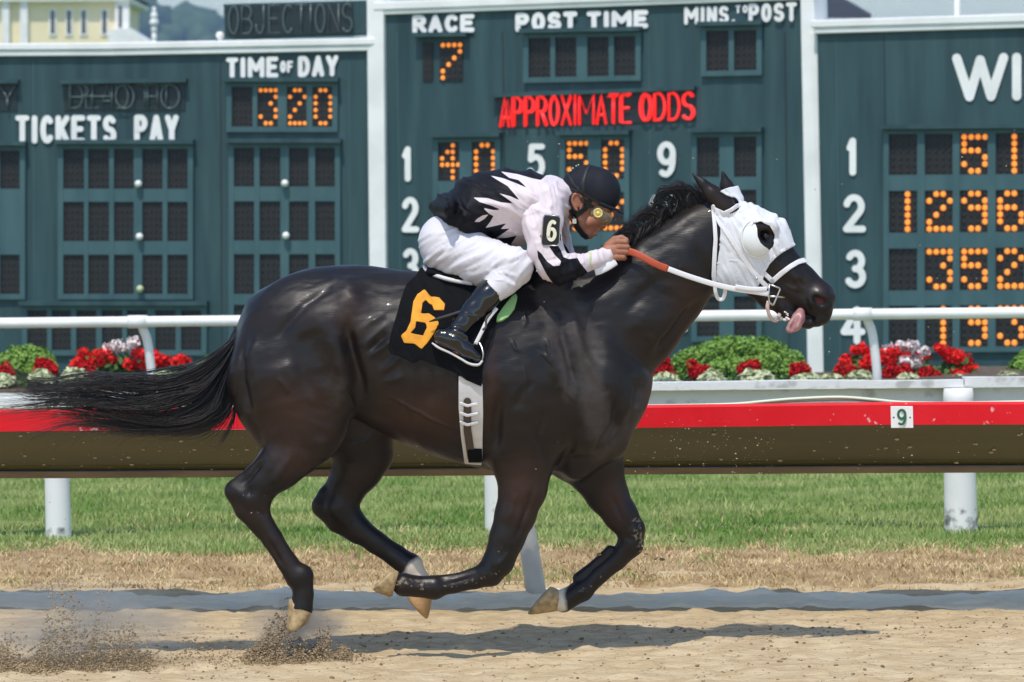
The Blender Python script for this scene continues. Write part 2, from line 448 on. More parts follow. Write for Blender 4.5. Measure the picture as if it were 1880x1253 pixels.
e0_ = -0.66 + gnoise(xs, xs*0, 15, [(0.7, 1, 0.05), (0.2, 1, 0.03), (0.07, 1, 0.015)]); e1_ = -0.10 + gnoise(xs, xs*0, 16, [(0.5, 1, 0.03), (0.15, 1, 0.02)])
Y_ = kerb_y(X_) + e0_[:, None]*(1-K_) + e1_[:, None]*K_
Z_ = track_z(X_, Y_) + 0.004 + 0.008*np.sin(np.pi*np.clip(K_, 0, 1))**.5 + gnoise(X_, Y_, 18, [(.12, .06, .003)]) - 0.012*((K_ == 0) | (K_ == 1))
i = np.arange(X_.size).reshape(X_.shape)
tag(put('rail_shade_strip', mk(np.stack([X_, Y_, Z_], -1).reshape(-1, 3), np.stack([i[:-1, :-1], i[1:, :-1], i[1:, 1:], i[:-1, 1:]], -1).reshape(-1, 4)), MT['shade_lift']), kind='structure')  # added sheet inside the rail's shadow, its pale colour brightening the shade
EDGE = 4.15                                   # depth where the dry verge turns green (at x = 0)
def verge_z(X, Y): return 0.032 + 0.02*np.clip((Y-2.5+KT*X)*2, -0.8, 1) + gnoise(X, Y, 9, [(0.8, 0.5, 0.012), (0.25, 0.2, 0.008)])
V, Q = sheet(np.linspace(-8, 8, 160), np.linspace(0, 1, 60), lambda X, Y: X*0)
V[:, 1] = (kerb_y(V[:, 0]) - 0.05) * (1 - V[:, 1]) + (EDGE + 0.2 - 0.08*V[:, 0]) * V[:, 1]
_k = np.tile(np.linspace(0, 1, 60), 160); V[:, 2] = verge_z(V[:, 0], V[:, 1]) - 0.05*np.clip(1-_k*16, 0, 1)
tag(put('verge', mk(V, Q), MT['straw_ground']), kind='structure')
V, Q = sheet(np.linspace(-10, 10, 100), np.linspace(0, 1, 60), lambda X, Y: X*0)
V[:, 1] = (EDGE - 0.25 - 0.08*V[:, 0]) * (1 - V[:, 1]) + 12.0 * V[:, 1]
_k = np.tile(np.linspace(0, 1, 60), 100); V[:, 2] = verge_z(V[:, 0], V[:, 1]) + 0.004 - 0.06*np.clip(1-_k*30, 0, 1)
tag(put('turf', mk(V, Q), MT['turf_soil']), kind='structure')
def blades(n, xr, yf, h, wd, lean, name, m, seed, clump=0.0):
    r = np.random.default_rng(seed)
    x = r.uniform(*xr, n); y = yf(r.random(n), x, r)
    if clump:
        keep = gnoise(x, y, seed+50, [(0.5, 0.4, 1), (0.15, 0.12, 0.7)]) > clump - 0.5*r.random(n)
        x, y = x[keep], y[keep]; n = len(x)
    z = verge_z(x, y); hh = h * r.uniform(0.45, 1.25, n); a = r.uniform(0, 2*np.pi, n); ln = lean * r.random(n) * hh; b = r.uniform(0, 2*np.pi, n)
    ww = wd * r.uniform(0.6, 1.3, n)
    dx, dy = np.cos(a)*ww, np.sin(a)*ww
    base = np.stack([x, y, z], 1)
    p0 = base + np.stack([-dx, -dy, 0*x], 1); p1 = base + np.stack([dx, dy, 0*x], 1)
    mid = base + np.stack([np.cos(b)*ln*0.4, np.sin(b)*ln*0.4, hh*0.6], 1)
    p2 = mid + np.stack([dx*0.7, dy*0.7, 0*x], 1); p3 = mid - np.stack([dx*0.7, dy*0.7, 0*x], 1)
    p4 = base + np.stack([np.cos(b)*ln, np.sin(b)*ln, hh], 1)
    V = np.stack([p0, p1, p2, p3, p4], 1).reshape(-1, 3); i = np.arange(n)*5
    o = put(name, mk(V, np.stack([i, i+1, i+2, i+3], 1), np.stack([i+3, i+2, i+4], 1), smooth=False), m)
    return tag(o, kind='stuff')
MT['blade'] = mat('grass_blade', (0.135, 0.265, 0.040), 0.55, col2=(0.39, 0.44, 0.155), scale=1.3, detail=8, cmin=0.36, cmax=0.62, spec=0.3)
MT['straw'] = mat('dry_blade', (0.42, 0.29, 0.14), 0.8, col2=(0.72, 0.56, 0.31), scale=3.2, detail=7, spec=0.2)
ge = lambda x: EDGE - 0.08*x + 0.12*np.sin(x*2.1) + 0.08*np.sin(x*5.3+1) + gnoise(x, x*0, 88, [(.5, 1, .14), (.13, 1, .10)])
blades(130000, (-5.5, 5.5), lambda q, x, r: ge(x) + 0.1 + (q**1.25)*6.9 - 0.35*r.random(len(q))**3, 0.038, 0.0033, 0.9, 'turf_grass', MT['blade'], 21)
blades(42000, (-5.5, 5.5), lambda q, x, r: kerb_y(x) - 0.06 + q*(ge(x) + 0.35 - kerb_y(x) + 0.06), 0.024, 0.003, 1.9, 'dry_grass', MT['straw'], 22)
blades(15000, (-5.5, 5.5), lambda q, x, r: kerb_y(x) + 0.05 + q*(ge(x) - kerb_y(x)), 0.035, 0.004, 1.0, 'green_tuft_grass', MT['blade'], 23, clump=1.35)
blades(26000, (-5.5, 5.5), lambda q, x, r: ge(x) - 0.2 + 2.6*q**1.6, 0.035, 0.003, 1.5, 'straw_in_turf', MT['straw'], 24, clump=1.0)
# clods of dirt scattered on the sand
def clods(n, pos, size, name, m, seed, label_kind='stuff', flat=0.6):
    r = np.random.default_rng(seed); ph = (1+5**.5)/2
    ico = np.array([(-1,ph,0),(1,ph,0),(-1,-ph,0),(1,-ph,0),(0,-1,ph),(0,1,ph),(0,-1,-ph),(0,1,-ph),(ph,0,-1),(ph,0,1),(-ph,0,-1),(-ph,0,1)]) / 1.9
    F = np.array([(0,11,5),(0,5,1),(0,1,7),(0,7,10),(0,10,11),(1,5,9),(5,11,4),(11,10,2),(10,7,6),(7,1,8),(3,9,4),(3,4,2),(3,2,6),(3,6,8),(3,8,9),(4,9,5),(2,4,11),(6,2,10),(8,6,7),(9,8,1)])
    sz = size(r, n)[:, None, None] * r.uniform(0.6, 1.4, (n, 12, 1)) * np.array([1, 1, flat])
    V = ico[None] * sz + pos[:, None, :]
    T = (F[None] + (np.arange(n)*12)[:, None, None]).reshape(-1, 3)
    return tag(put(name, mk(V.reshape(-1, 3), tris=T, smooth=False), m), kind=label_kind)
MT['clod'] = mat('dirt_clod', (0.17, 0.115, 0.06), 0.95, col2=(0.30, 0.215, 0.125), scale=30, spec=0.1)
MT['clod_pale'] = mat('sand_crumb', (0.42, 0.32, 0.2), 0.95, col2=(0.55, 0.43, 0.28), scale=30, spec=0.1)
n = 5600; x = rng.uniform(-4, 4, n); y = rng.uniform(-1.6, 1.0, n) ; y = np.where(rng.random(n) < 0.35, 0.75+0.25*rng.standard_normal(n) , y); y = np.minimum(y, kerb_y(x) - 0.02)
clods(n, np.stack([x, y, track_z(x, y)+0.001], 1), lambda r, n: 0.0018 + 0.0085*r.random(n)**6, 'dirt_clods', MT['clod'], 31)
n = 7000; x = rng.uniform(-4, 4, n); y = rng.uniform(-1.6, 1.5, n); y = np.minimum(y, kerb_y(x) - 0.02)
clods(n, np.stack([x, y, track_z(x, y)+0.001], 1), lambda r, n: 0.002 + 0.006*r.random(n)**3, 'sand_crumbs', MT['clod_pale'], 32)

# ------------------------------------------------------------------ lettering: strokes laid out in the unit square
def arc(cx, cy, rx, ry, a0, a1, n=12):
    t = np.radians(np.linspace(a0, a1, n)); return [(cx + rx*math.cos(q), cy + ry*math.sin(q)) for q in t]
O_ = arc(.5, .5, .46, .5, 90, 450, 28)
GL = {
 'A': [[(0, 0), (.5, 1), (1, 0)], [(.2, .3), (.8, .3)]],
 'B': [[(0, 0), (0, 1), (.5, 1)] + arc(.5, .76, .42, .24, 90, -90) + [(0, .52)], [(.5, .52)] + arc(.5, .26, .48, .26, 90, -90) + [(0, 0)]],
 'C': [arc(.55, .5, .5, .5, 45, 315, 20)], 'D': [[(0, 0), (0, 1), (.4, 1)] + arc(.4, .5, .56, .5, 90, -90, 16) + [(0, 0)]],
 'E': [[(1, 1), (0, 1), (0, 0), (1, 0)], [(0, .52), (.8, .52)]], 'F': [[(1, 1), (0, 1), (0, 0)], [(0, .52), (.8, .52)]],
 'H': [[(0, 0), (0, 1)], [(1, 0), (1, 1)], [(0, .5), (1, .5)]], 'I': [[(.5, 0), (.5, 1)]],
 'J': [[(.8, 1), (.8, .3)] + arc(.42, .3, .38, .3, 0, -180)], 'K': [[(0, 0), (0, 1)], [(1, 1), (0, .4)], [(.3, .58), (1, 0)]],
 'L': [[(0, 1), (0, 0), (1, 0)]],
 'M': [[(0, 0), (0, 1), (.5, .38), (1, 1), (1, 0)]], 'N': [[(0, 0), (0, 1), (1, 0), (1, 1)]], 'O': [O_],
 'P': [[(0, 0), (0, 1), (.5, 1)] + arc(.5, .74, .45, .26, 90, -90) + [(0, .48)]],
 'R': [[(0, 0), (0, 1), (.5, 1)] + arc(.5, .74, .45, .26, 90, -90) + [(0, .48)], [(.45, .48), (1, 0)]],
 'S': [arc(.5, .75, .45, .25, 30, 270, 14) + arc(.5, .25, .48, .25, 90, -150, 14)],
 'T': [[(0, 1), (1, 1)], [(.5, 1), (.5, 0)]], 'W': [[(0, 1), (.27, 0), (.5, .95), (.73, 0), (1, 1)]],
 'X': [[(0, 0), (1, 1)], [(0, 1), (1, 0)]], 'Y': [[(0, 1), (.5, .45), (1, 1)], [(.5, .45), (.5, 0)]],
 '.': [[(.3, 0), (.5, 0.02)]],
 '1': [[(.1, .78), (.55, 1), (.55, 0)]], '2': [arc(.48, .72, .44, .28, 165, -35, 14) + [(.02, 0), (1, 0)]],
 '3': [arc(.45, .75, .42, .25, 150, -90, 14), arc(.45, .25, .48, .26, 90, -150, 14)],
 '4': [[(.72, 0), (.72, 1), (0, .3), (1, .3)]], '5': [[(.9, 1), (.15, 1), (.08, .55)] + arc(.45, .32, .46, .32, 115, -150, 16)],
 '6': [arc(.5, .3, .45, .3, 90, 450, 20), [(.05, .3)] + arc(.56, .52, .5, .48, 180, 60, 10)],
 '7': [[(0, 1), (1, 1), (.35, 0)]],
 '8': [arc(.5, .75, .4, .25, 90, 450, 16), arc(.5, .27, .46, .27, 90, 450, 16)],
 '9': [arc(.5, .7, .45, .3, 90, 450, 20), [(.95, .7)] + arc(.44, .48, .5, .48, 0, -120, 10)],
 '0': [O_],
}
WID = {'I': .15, '.': .25, 'M': 1.3, 'W': 1.5, '1': .6, 'J': .8}
def word(mb, s, u0, v0, u1, v1, r, plane, off, slope=0.0, gap=0.32, space=0.7, depth=0.04, each=None, shear=0.0):
    """strokes of s fitted into the photograph box (u0, v0)-(u1, v1) on a plane; r: stroke half width in pixels"""
    tot = sum(space if c == ' ' else WID.get(c, 0.8) for c in s); gp = 2*r + gap*9
    sc = (u1-u0-2*r-gp*(len(s)-1))/tot; x = u0 + r; hgt = v1-v0-2*r; lay = [0.0]
    for c in s:
        w_ = space if c == ' ' else WID.get(c, 0.8)
        if c != ' ':
            for ln in GL[c]:
                ln = np.array(ln); k = ln[:, 1]
                uu = x + ln[:, 0]*w_*sc + shear*k*hgt; vv = v1 - r - k*hgt + slope*(uu-u0)
                if depth > 0.1:
                    pts = P(uu, vv, plane[0]-off, plane[1]); R = r*(plane[0]+CD)/FPX
                    mb.tube(pts, R, 8, squash=(0, 1, 0), flat=depth)
                    for e in (pts[0], pts[-1]): mb.ball(e, (R, R*depth, R), 8)
                    continue
                q = np.stack([uu, vv], 1)
                for e0, e1 in zip(q[:-1], q[1:]):            # painted strokes: flat bars with rounded ends
                    lay[0] += 0.0003; dr = (e1-e0)/(np.hypot(*(e1-e0))+1e-9); an0 = math.atan2(dr[1], dr[0])
                    an = np.concatenate([np.linspace(an0-np.pi/2, an0+np.pi/2, 7), np.linspace(an0+np.pi/2, an0+1.5*np.pi, 7)])
                    ctr = np.concatenate([np.tile(e1, (7, 1)), np.tile(e0, (7, 1))])
                    o_ = ctr + r*np.stack([np.cos(an), np.sin(an)], 1)
                    mb.add(P(o_[:, 0], o_[:, 1], plane[0]-off-lay[0], plane[1]), [tuple(range(13, -1, -1))])
        x += w_*sc + gp
def pslab(mb, poly, plane, o0, o1, m=0):
    """an outline on a plane given thickness: from o0 in front to o1 (towards the camera positive)"""
    u, v = np.array(poly, float).T
    b = P(u, v, plane[0], plane[1]) ; d = np.array([plane[1], 1, 0.0]); d /= np.linalg.norm(d)
    mb.slab((b - d*o0)[::-1], (b - d*o1)[::-1], m)
def quad(u0, v0, u1, v1, s=0.0): return [(u0, v0), (u1, v0+s*(u1-u0)), (u1, v1+s*(u1-u0)), (u0, v1)]

# ------------------------------------------------------------------ the tote boards
DIG = {'0': ".##.#..##..##..##..#.##.", '1': "..#...#...#...#...#...#.", '2': ".##.#..#..#..#..#...####", '3': "####...#..#....##..#.##.",
       '4': "..#..##.#.#.####..#...#.", '5': "#####...###....##..#.##.", '6': ".##.#...###.#..##..#.##.", '7': "####...#..#..#..#...#...",
       '9': ".##.#..#.###...#...#.##.", ' ': "."*24}
LEFT, MID = (26.36, 0.14), (26.0, 0.40)
def digit(parent, plane, u0, v0, u1, v1, ch=' ', s=0.0, cols=4):
    p = MB(); pslab(p, quad(u0, v0, u1, v1, s), plane, 0.014, 0.002)
    R = 0.40*min((u1-u0)/cols, (v1-v0)/6)*(plane[0]+CD)/FPX
    for r_ in range(6):
        for c_ in range(cols):
            uu = u0 + (u1-u0)*(c_+.5)/cols; vv = v0 + (v1-v0)*(r_+.5)/6 + s*(uu-u0)
            on = cols == 4 and DIG[ch][r_*4+c_] == '#'
            p.ball(P(uu, vv, plane[0]-0.02, plane[1]), R*(1.12 if on else 0.6), 6, 2 if on else 1)
    p.build('digit_panel', [MT['matrix'], MT['bulb_off'], MT['bulb_on']], parent)
def group(parent, plane, us, vs, chars, s=0.0, visor=True, frame=True):
    """a framed block of lamp panels: us, vs are the panel spans, chars their digits row by row"""
    fr = MB(); a, b, c, d = us[0][0]-10, us[-1][1]+10, vs[0][0]-8, vs[-1][1]+10
    if frame:
        edges = [(a, us[0][0])] + [(us[i][1], us[i+1][0]) for i in range(len(us)-1)] + [(us[-1][1], b)]
        for e in edges: pslab(fr, [(e[0], c+s*(e[0]-a)), (e[1], c+s*(e[1]-a)), (e[1], d+s*(e[1]-a)), (e[0], d+s*(e[0]-a))], plane, 0.045, 0.001)
        rows = [(c, vs[0][0])] + [(vs[i][1], vs[i+1][0]) for i in range(len(vs)-1)] + [(vs[-1][1], d)]
        for e in rows: pslab(fr, quad(a+1, e[0], b-1, e[1], s), plane, 0.041, 0.0015)
        fr.build('panel_frame', MT['boardframe'], parent)
    if visor:
        vz = MB(); pslab(vz, quad(a-3, c-9, b+3, c-1, s), plane, 0.12, 0.001); vz.build('visor', MT['board'], parent)
    for j, vv in enumerate(vs):
        for i, uu in enumerate(us):
            sh = s*(uu[0]-a)
            digit(parent, plane, uu[0], vv[0]+sh, uu[1], vv[1]+sh, chars[j][i], s)
def lettering(parent, name, *a, **k):
    m = k.pop('m', MT['white']); b = MB(); word(b, *a, **k); return b.build(name, m, parent)

# left board
def seams(parent, plane, us, v0, v1, s):
    for k, u in enumerate(us):
        b = MB(); pslab(b, [(u, v0), (u+1.6, v0), (u+1.6+s, v1), (u+s, v1)], plane, 0.0035, 0.0005); b.build('panel_seam', MT['matrix'] if k % 2 else MT['boardframe'], parent)
BL = empty('tote_board', tuple(P(340, 690, LEFT[0], LEFT[1]) * (1, 1, 0)), 'green tote board with TICKETS PAY and TIME OF DAY lettering', 'scoreboard', 'racetrack tote boards')
b = MB(); pslab(b, [(-330, 104), (100, 103), (200, 102), (677, 94), (684, 700), (-330, 708)], LEFT, 0, -0.5); b.build('board_face', MT['board'], BL)
b = MB(); pslab(b, [(-330, 83), (200, 79), (690, 70), (690, 83), (200, 92), (-330, 95)], LEFT, 0.07, -0.45); b.build('header_beam', MT['white'], BL, bevel=0.012)
b = MB(); pslab(b, [(-330, 95.5), (200, 92.5), (679, 83.5), (679, 94), (200, 103), (-330, 106)], LEFT, 0.05, -0.05); b.build('header_trim', MT['white'], BL, bevel=0.012)
lettering(BL, 'lettering', 'TICKETS', 28, 212, 214, 264, 5.2, LEFT, 0.02)
lettering(BL, 'lettering', 'PAY', 246, 211, 328, 262, 5.2, LEFT, 0.02)
lettering(BL, 'lettering', 'TIME', 415, 106, 511, 145, 4.4, LEFT, 0.02, slope=-0.02)
lettering(BL, 'lettering', 'OF', 514, 112, 538, 134, 2.4, LEFT, 0.02, gap=0.15)
lettering(BL, 'lettering', 'DAY', 547, 103, 621, 142, 4.4, LEFT, 0.02, slope=-0.02)
group(BL, LEFT, [(427, 465), (474, 511), (528, 564), (575, 611)], [(160, 233)], [' 320'])
group(BL, LEFT, [(118, 156), (164, 202), (211, 247), (263, 300), (309, 346)], [(274, 347), (371, 443), (468, 540)], ['     ']*3)
group(BL, LEFT, [(431, 468), (478, 516), (532, 568), (580, 616)], [(272, 343), (370, 442), (467, 540), (560, 632)], ['    ']*4)
group(BL, LEFT, [(52, 88), (97, 132), (142, 178), (189, 226), (235, 272), (287, 324), (334, 371)], [(570, 643)], [' '*7])
group(BL, LEFT, [(-100, -64), (-52, -14), (2, 38)], [(277, 347), (468, 540)], ['   ']*2)
pn = MB(); pslab(pn, quad(4, 372, 38, 443), LEFT, 0.02, 0.002)
tag(pn.build('blank_panel', mat('faded_panel', (0.10, 0.14, 0.12), 0.5, col2=(0.22, 0.2, 0.12), scale=4), BL), 'faded pale panel in place of a digit')
def neonbox(parent, plane, q, words_, lit, hood=0.10):
    bx = MB(); pslab(bx, q, plane, 0.012, 0.002); o = bx.build('sign_recess', MT['glass_black'], parent)
    (u0, v0), (u1, v1) = q[0], q[1]
    hd = MB(); pslab(hd, [(u0-5, v0-4), (u1+5, v1-4), (u1+5, v1+3), (u0-5, v0+3)], plane, hood, 0.001); hd.build('visor', MT['board'], parent)
    t = MB()
    for wd, (a, b_, c, d), sl, r in words_: word(t, wd, a, b_, c, d, r, plane, 0.05, slope=sl, gap=0.25, depth=0.6)
    t.build('neon_lettering', MT['neon_on'] if lit else MT['neon_off'], o, smooth=True)
MT['glass_black'] = mat('black_recess', (0.008, 0.02, 0.024), 0.5)
neonbox(BL, LEFT, [(118, 152), (340, 149), (340, 203), (118, 204)], [('PHOTO', (126, 154, 332, 201), 0, 1.6), ('DEAD HT', (128, 155, 318, 200), 0, 1.4)], False)
neonbox(BL, LEFT, [(-190, 152), (32, 151), (32, 204), (-190, 205)], [('DISPLAY', (-180, 156, 29, 202), 0, 1.6)], False)
gl = []
for (u, v, c) in [(254, 338, 0), (256, 435, 0), (257, 531, 1), (523, 337, 0), (525, 433, 0)]:
    g_ = MB(); g_.ball(P(u, v, LEFT[0]-0.09, LEFT[1]), 7*PX(26), 12); g_.build('lamp_globe', MT['petal_cream'] if c else MT['white'], BL, smooth=True)
seams(BL, LEFT, (60, 404, 640), 112, 690, 3)
# dark sign box standing on the left board
BX = empty('sign_box', tuple(P(550, 70, LEFT[0], LEFT[1])), 'dark unlit neon sign box on top of the left tote board', 'sign')
b = MB(); pslab(b, [(411, 8), (684, 1), (685, 62), (413, 70)], LEFT, 0.02, -0.35); b.build('box_body', MT['board'], BX)
b = MB(); pslab(b, [(415, 12), (648, 6), (650, 60), (417, 67)], LEFT, 0.032, 0.022); b.build('sign_recess', MT['glass_black'], BX)
b = MB(); word(b, 'OBJECTIONS', 418, 10, 648, 64, 1.5, LEFT, 0.06, slope=-0.02, gap=0.4, depth=0.6); b.build('neon_lettering', MT['neon_off'], BX, smooth=True)

# middle board
BM = empty('tote_board', tuple(P(1090, 690, *MID) * (1, 1, 0)), 'green tote board with RACE, POST TIME and red APPROXIMATE ODDS sign', 'scoreboard', 'racetrack tote boards')
b = MB(); pslab(b, [(700, 20), (1478, -10), (1488, 690), (706, 700)], MID, 0, -0.5); b.build('board_face', MT['board'], BM)
b = MB(); pslab(b, [(690, 5), (1500, -25), (1500, -9), (690, 20)], MID, 0.07, -0.45); b.build('header_beam', MT['white'], BM, bevel=0.012)
b = MB(); pslab(b, [(704, 19.5), (1478, -9), (1478, 0), (704, 28)], MID, 0.05, 0.005); b.build('header_trim', MT['white'], BM, bevel=0.012)
for q in ([(677, 0), (708, 0), (714, 705), (684, 706)], [(1472, -25), (1496, -25), (1521, 706), (1486, 708)]):
    b = MB(); pslab(b, q, MID, 0.06, -0.4); b.build('post', MT['white'], BM, bevel=0.01)
b = MB(); pslab(b, [(1490, 62), (1508, 62), (1523, 690), (1513, 690)], MID, 0.075, 0.0); b.build('post_edge', MT['white'], BM)
lettering(BM, 'lettering', 'RACE', 757, 28, 871, 62, 4.6, MID, 0.02, slope=-0.022)
lettering(BM, 'lettering', 'POST', 946, 24, 1060, 59, 4.8, MID, 0.02, slope=-0.025)
lettering(BM, 'lettering', 'TIME', 1077, 21, 1190, 55, 4.8, MID, 0.02, slope=-0.025)
lettering(BM, 'lettering', 'MINS.', 1256, 13, 1352, 46, 3.5, MID, 0.02, slope=-0.028)
lettering(BM, 'lettering', 'TO', 1350, 10, 1373, 25, 1.8, MID, 0.02, slope=-0.03)
lettering(BM, 'lettering', 'POST', 1374, 7, 1463, 42, 3.8, MID, 0.02, slope=-0.028)
group(BM, MID, [(777, 795), (808, 850)], [(78, 150)], [' 7'], s=-0.015, frame=False)
group(BM, MID, [(973, 1013), (1022, 1061), (1081, 1120), (1130, 1169)], [(71, 143)], ['    '], s=-0.02)
group(BM, MID, [(1299, 1340), (1350, 1391)], [(58, 131)], ['  '], s=-0.02)
neonbox(BM, MID, [(912, 177), (1275, 163), (1277, 222), (915, 235)], [('APPROXIMATE', (916, 178, 1160, 235), -0.03, 2.3), ('ODDS', (1172, 171, 1277, 224), -0.03, 2.4), ('ODDS', (1178, 173, 1272, 223), -0.03, 1.4), ('APPROXIMATE', (922, 182, 1156, 233), -0.03, 1.4)], True)
for ch, x, y in [('1', 737, 269), ('2', 737, 362), ('3', 738, 456), ('4', 738, 552)]:
    lettering(BM, 'lettering', ch, x, y, x + (22 if ch == '1' else 33), y+65, 5.5, MID, 0.02)
for ch, x, y in [('5', 967, 264), ('6', 968, 358), ('7', 969, 453)]: lettering(BM, 'lettering', ch, x, y, x+36, y+64, 5.5, MID, 0.02)
for ch, x, y in [('9', 1205, 260)]: lettering(BM, 'lettering', ch, x, y, x+37, y+66, 5.5, MID, 0.02)
lettering(BM, 'lettering', '10', 1190, 358, 1248, 424, 5.5, MID, 0.02)
lettering(BM, 'lettering', '12', 1205, 540, 1262, 610, 5.5, MID, 0.02)
group(BM, MID, [(807, 846), (869, 911)], [(262, 333), (358, 430), (455, 526), (551, 622)], ['40', '32', '  ', '  '], s=-0.01)
group(BM, MID, [(1040, 1082), (1106, 1148)], [(258, 330), (354, 426), (452, 524), (548, 620)], ['50', '62', '  ', '  '], s=-0.01)
group(BM, MID, [(1282, 1323), (1350, 1391)], [(253, 326), (350, 422), (449, 520), (545, 618)], ['  ']*4, s=-0.01)

seams(BM, MID, (728, 922, 1190, 1440), 60, 690, 9)
# right board
RT = (25.85, 0.40)
BR = empty('tote_board', tuple(P(1700, 690, *RT) * (1, 1, 0)), 'green tote board with WIN lettering and orange lit payout digits', 'scoreboard', 'racetrack tote boards')
b = MB(); pslab(b, [(1500, 60), (2300, 35), (2300, 690), (1512, 695)], RT, 0, -0.5); b.build('board_face', MT['board'], BR)
b = MB(); pslab(b, [(1492, 38), (2300, 12), (2300, 30), (1492, 52)], RT, 0.07, -0.45); b.build('header_beam', MT['white'], BR, bevel=0.012)
b = MB(); pslab(b, [(1498, 51.5), (2300, 29.5), (2300, 40), (1498, 63)], RT, 0.05, 0.005); b.build('header_trim', MT['white'], BR, bevel=0.012)
lettering(BR, 'lettering', 'WIN', 1748, 99, 1945, 187, 8.5, RT, 0.02, slope=-0.015, gap=0.3)
for ch, x, y, w_ in [('1', 1553, 253, 24), ('2', 1547, 357, 43), ('3', 1551, 459, 41), ('4', 1543, 563, 46)]:
    lettering(BR, 'lettering', ch, x, y, x+w_, y+70, 6.2, RT, 0.02)
group(BR, RT, [(1634, 1686), (1700, 1751), (1764, 1815), (1830, 1882), (1896, 1948), (1962, 2014)], [(247, 322), (351, 428), (457, 534), (562, 638)],
      ['  5140', '129620', ' 35240', ' 19340'], s=-0.008)

seams(BR, RT, (1534, 1622), 66, 690, 9)
# ------------------------------------------------------------------ beyond the boards
hs = empty('house', tuple(P(100, 120, 150) * (1, 1, 0)), 'pale yellow building with white pilasters and narrow windows', 'building')
b = MB(); pslab(b, [(-60, 4), (222, 3), (224, 420), (-60, 420)], (150, 0), 0, -8); b.build('wall', MT['cream_wall'], hs)
b = MB()
for a, c in ((5, 18), (38, 52), (212, 238)): pslab(b, [(a, 2), (c, 2), (c, 420), (a, 420)], (150, 0), 0.25, 0.002)
pslab(b, [(-60, -8), (240, -4), (240, 3), (-60, 4)], (150, 0), 0.4, -8.4); b.build('pilasters', MT['white'], hs)
b = MB(); pslab(b, [(-60, -60), (150, -60), (246, -8), (-60, -9)], (150, 0), 0.5, -8.5); b.build('roof', mat('grey_shingle', (0.2, 0.2, 0.21), 0.8, var=0.2, scale=2), hs)
for u in (97, 127, 154, 192):
    b = MB(); pslab(b, [(u-7, 17), (u+7, 17), (u+7, 66), (u-7, 66)], (150, 0), 0.06, 0.002); wf = b.build('window', MT['white'], hs)
    b = MB(); pslab(b, [(u-3.5, 20), (u+3.5, 20), (u+3.5, 62), (u-3.5, 62)], (150, 0), 0.075, 0.062); b.build('pane', MT['glass_dark'], wf)
b = MB(); pslab(b, [(219, 12), (225, 12), (225, 52), (219, 52)], (150, 0), 0.27, 0.252); b.build('pane', MT['glass_dark'], hs)
b = MB(); pslab(b, [(200, 56), (240, 52), (280, 80), (285, 420), (200, 420)], (149, 0), 0.3, -4); b.build('lean_to', MT['white'], hs)
fn = MB(); 
for z0, r_ in ((70, 5), (55, 6), (42, 9), (30, 7), (20, 4)): fn.ball(P(283, z0, 120), (r_*PX(120), r_*PX(120), 8*PX(120)), 10)
fn.tube(P(np.array([283, 283.]), np.array([520, 60.]), np.array([120, 120.])), 4*PX(120), 8)
tag(fn.build('finial', MT['white'], origin=P(283, 520, 120), smooth=True), 'white turned post rising behind the left tote board', 'post')
sm = MB(); sm.ball(P(404, 66, 27.2), 8*PX(27), 10); sm.tube(P(np.array([404, 404.]), np.array([84, 66.]), np.array([27.2, 27.2])), 3*PX(27), 6)
tag(sm.build('lamp_globe', MT['white'], origin=P(404, 84, 27.2), smooth=True), 'small white globe lamp beside the dark sign box', 'lamp')
pl = MB(); pl.tube(P(np.array([1757, 1757.]), np.array([420, -60.]), np.array([60, 60.])), 5*PX(60), 10)
tag(pl.build('flag_pole', MT['white'], origin=P(1757, 420, 60), smooth=True), 'thin white pole behind the WIN board', 'pole')
tn = empty('tent', tuple(P(1530, 400, 70) * (1, 1, 0)), 'dark pointed tent roof between the middle and right boards', 'tent')
a = P(np.array([1360, 1600, 1600, 1360.]), np.array([34, 34, 26, 26.]), np.array([66, 66, 84, 84.])); ap = P(1470, -50, 75)
b = MB(); b.add(np.concatenate([a, [ap]]), [(0, 1, 4), (1, 2, 4), (2, 3, 4), (3, 0, 4)]); b.build('canopy', MT['tent'], tn)
b = MB()
for q in a: b.tube([q, q*np.array([1, 1, 0])], 0.06, 6)
b.build('poles', MT['white'], tn)
# wooded hill far behind
MT['far_leaf'] = mat('distant_foliage', (0.06, 0.115, 0.05), 0.8, col2=(0.11, 0.18, 0.075), scale=0.12, spec=0.1)
def hillline(u): return np.interp(u, [-400, 120, 200, 240, 262, 290, 330, 375, 410, 500, 700, 1100, 1500, 2300], [30, 0, -25, -12, 6, 44, 33, 40, 60, 72, 90, 120, 110, 80])
hb = MB(); us = np.linspace(-500, 2400, 160)
top = P(us, hillline(us)+18, np.full(len(us), 1800)); low = top*np.array([1, 1, 0]); low[:, 1] -= 400; low[:, 2] = -1; bk = top + np.array([0, 500, 0.0])
Vh = np.stack([low, top, bk], 1).reshape(-1, 3); ii = np.arange(len(us)-1)*3
tag(put('hills', mk(Vh, np.concatenate([np.stack([ii, ii+3, ii+4, ii+1], 1), np.stack([ii+1, ii+4, ii+5, ii+2], 1)])), MT['far_leaf']), kind='structure')
n = 2600; u = rng.uniform(-400, 2300, n); k = rng.random(n)
pc = P(u, hillline(u)+8+rng.uniform(-4, 18, n)+k*20, 1800-k*220)
clods(n, pc, lambda r, n: 4.5+6*r.random(n), 'distant_woods', MT['far_leaf'], 77, flat=0.9)

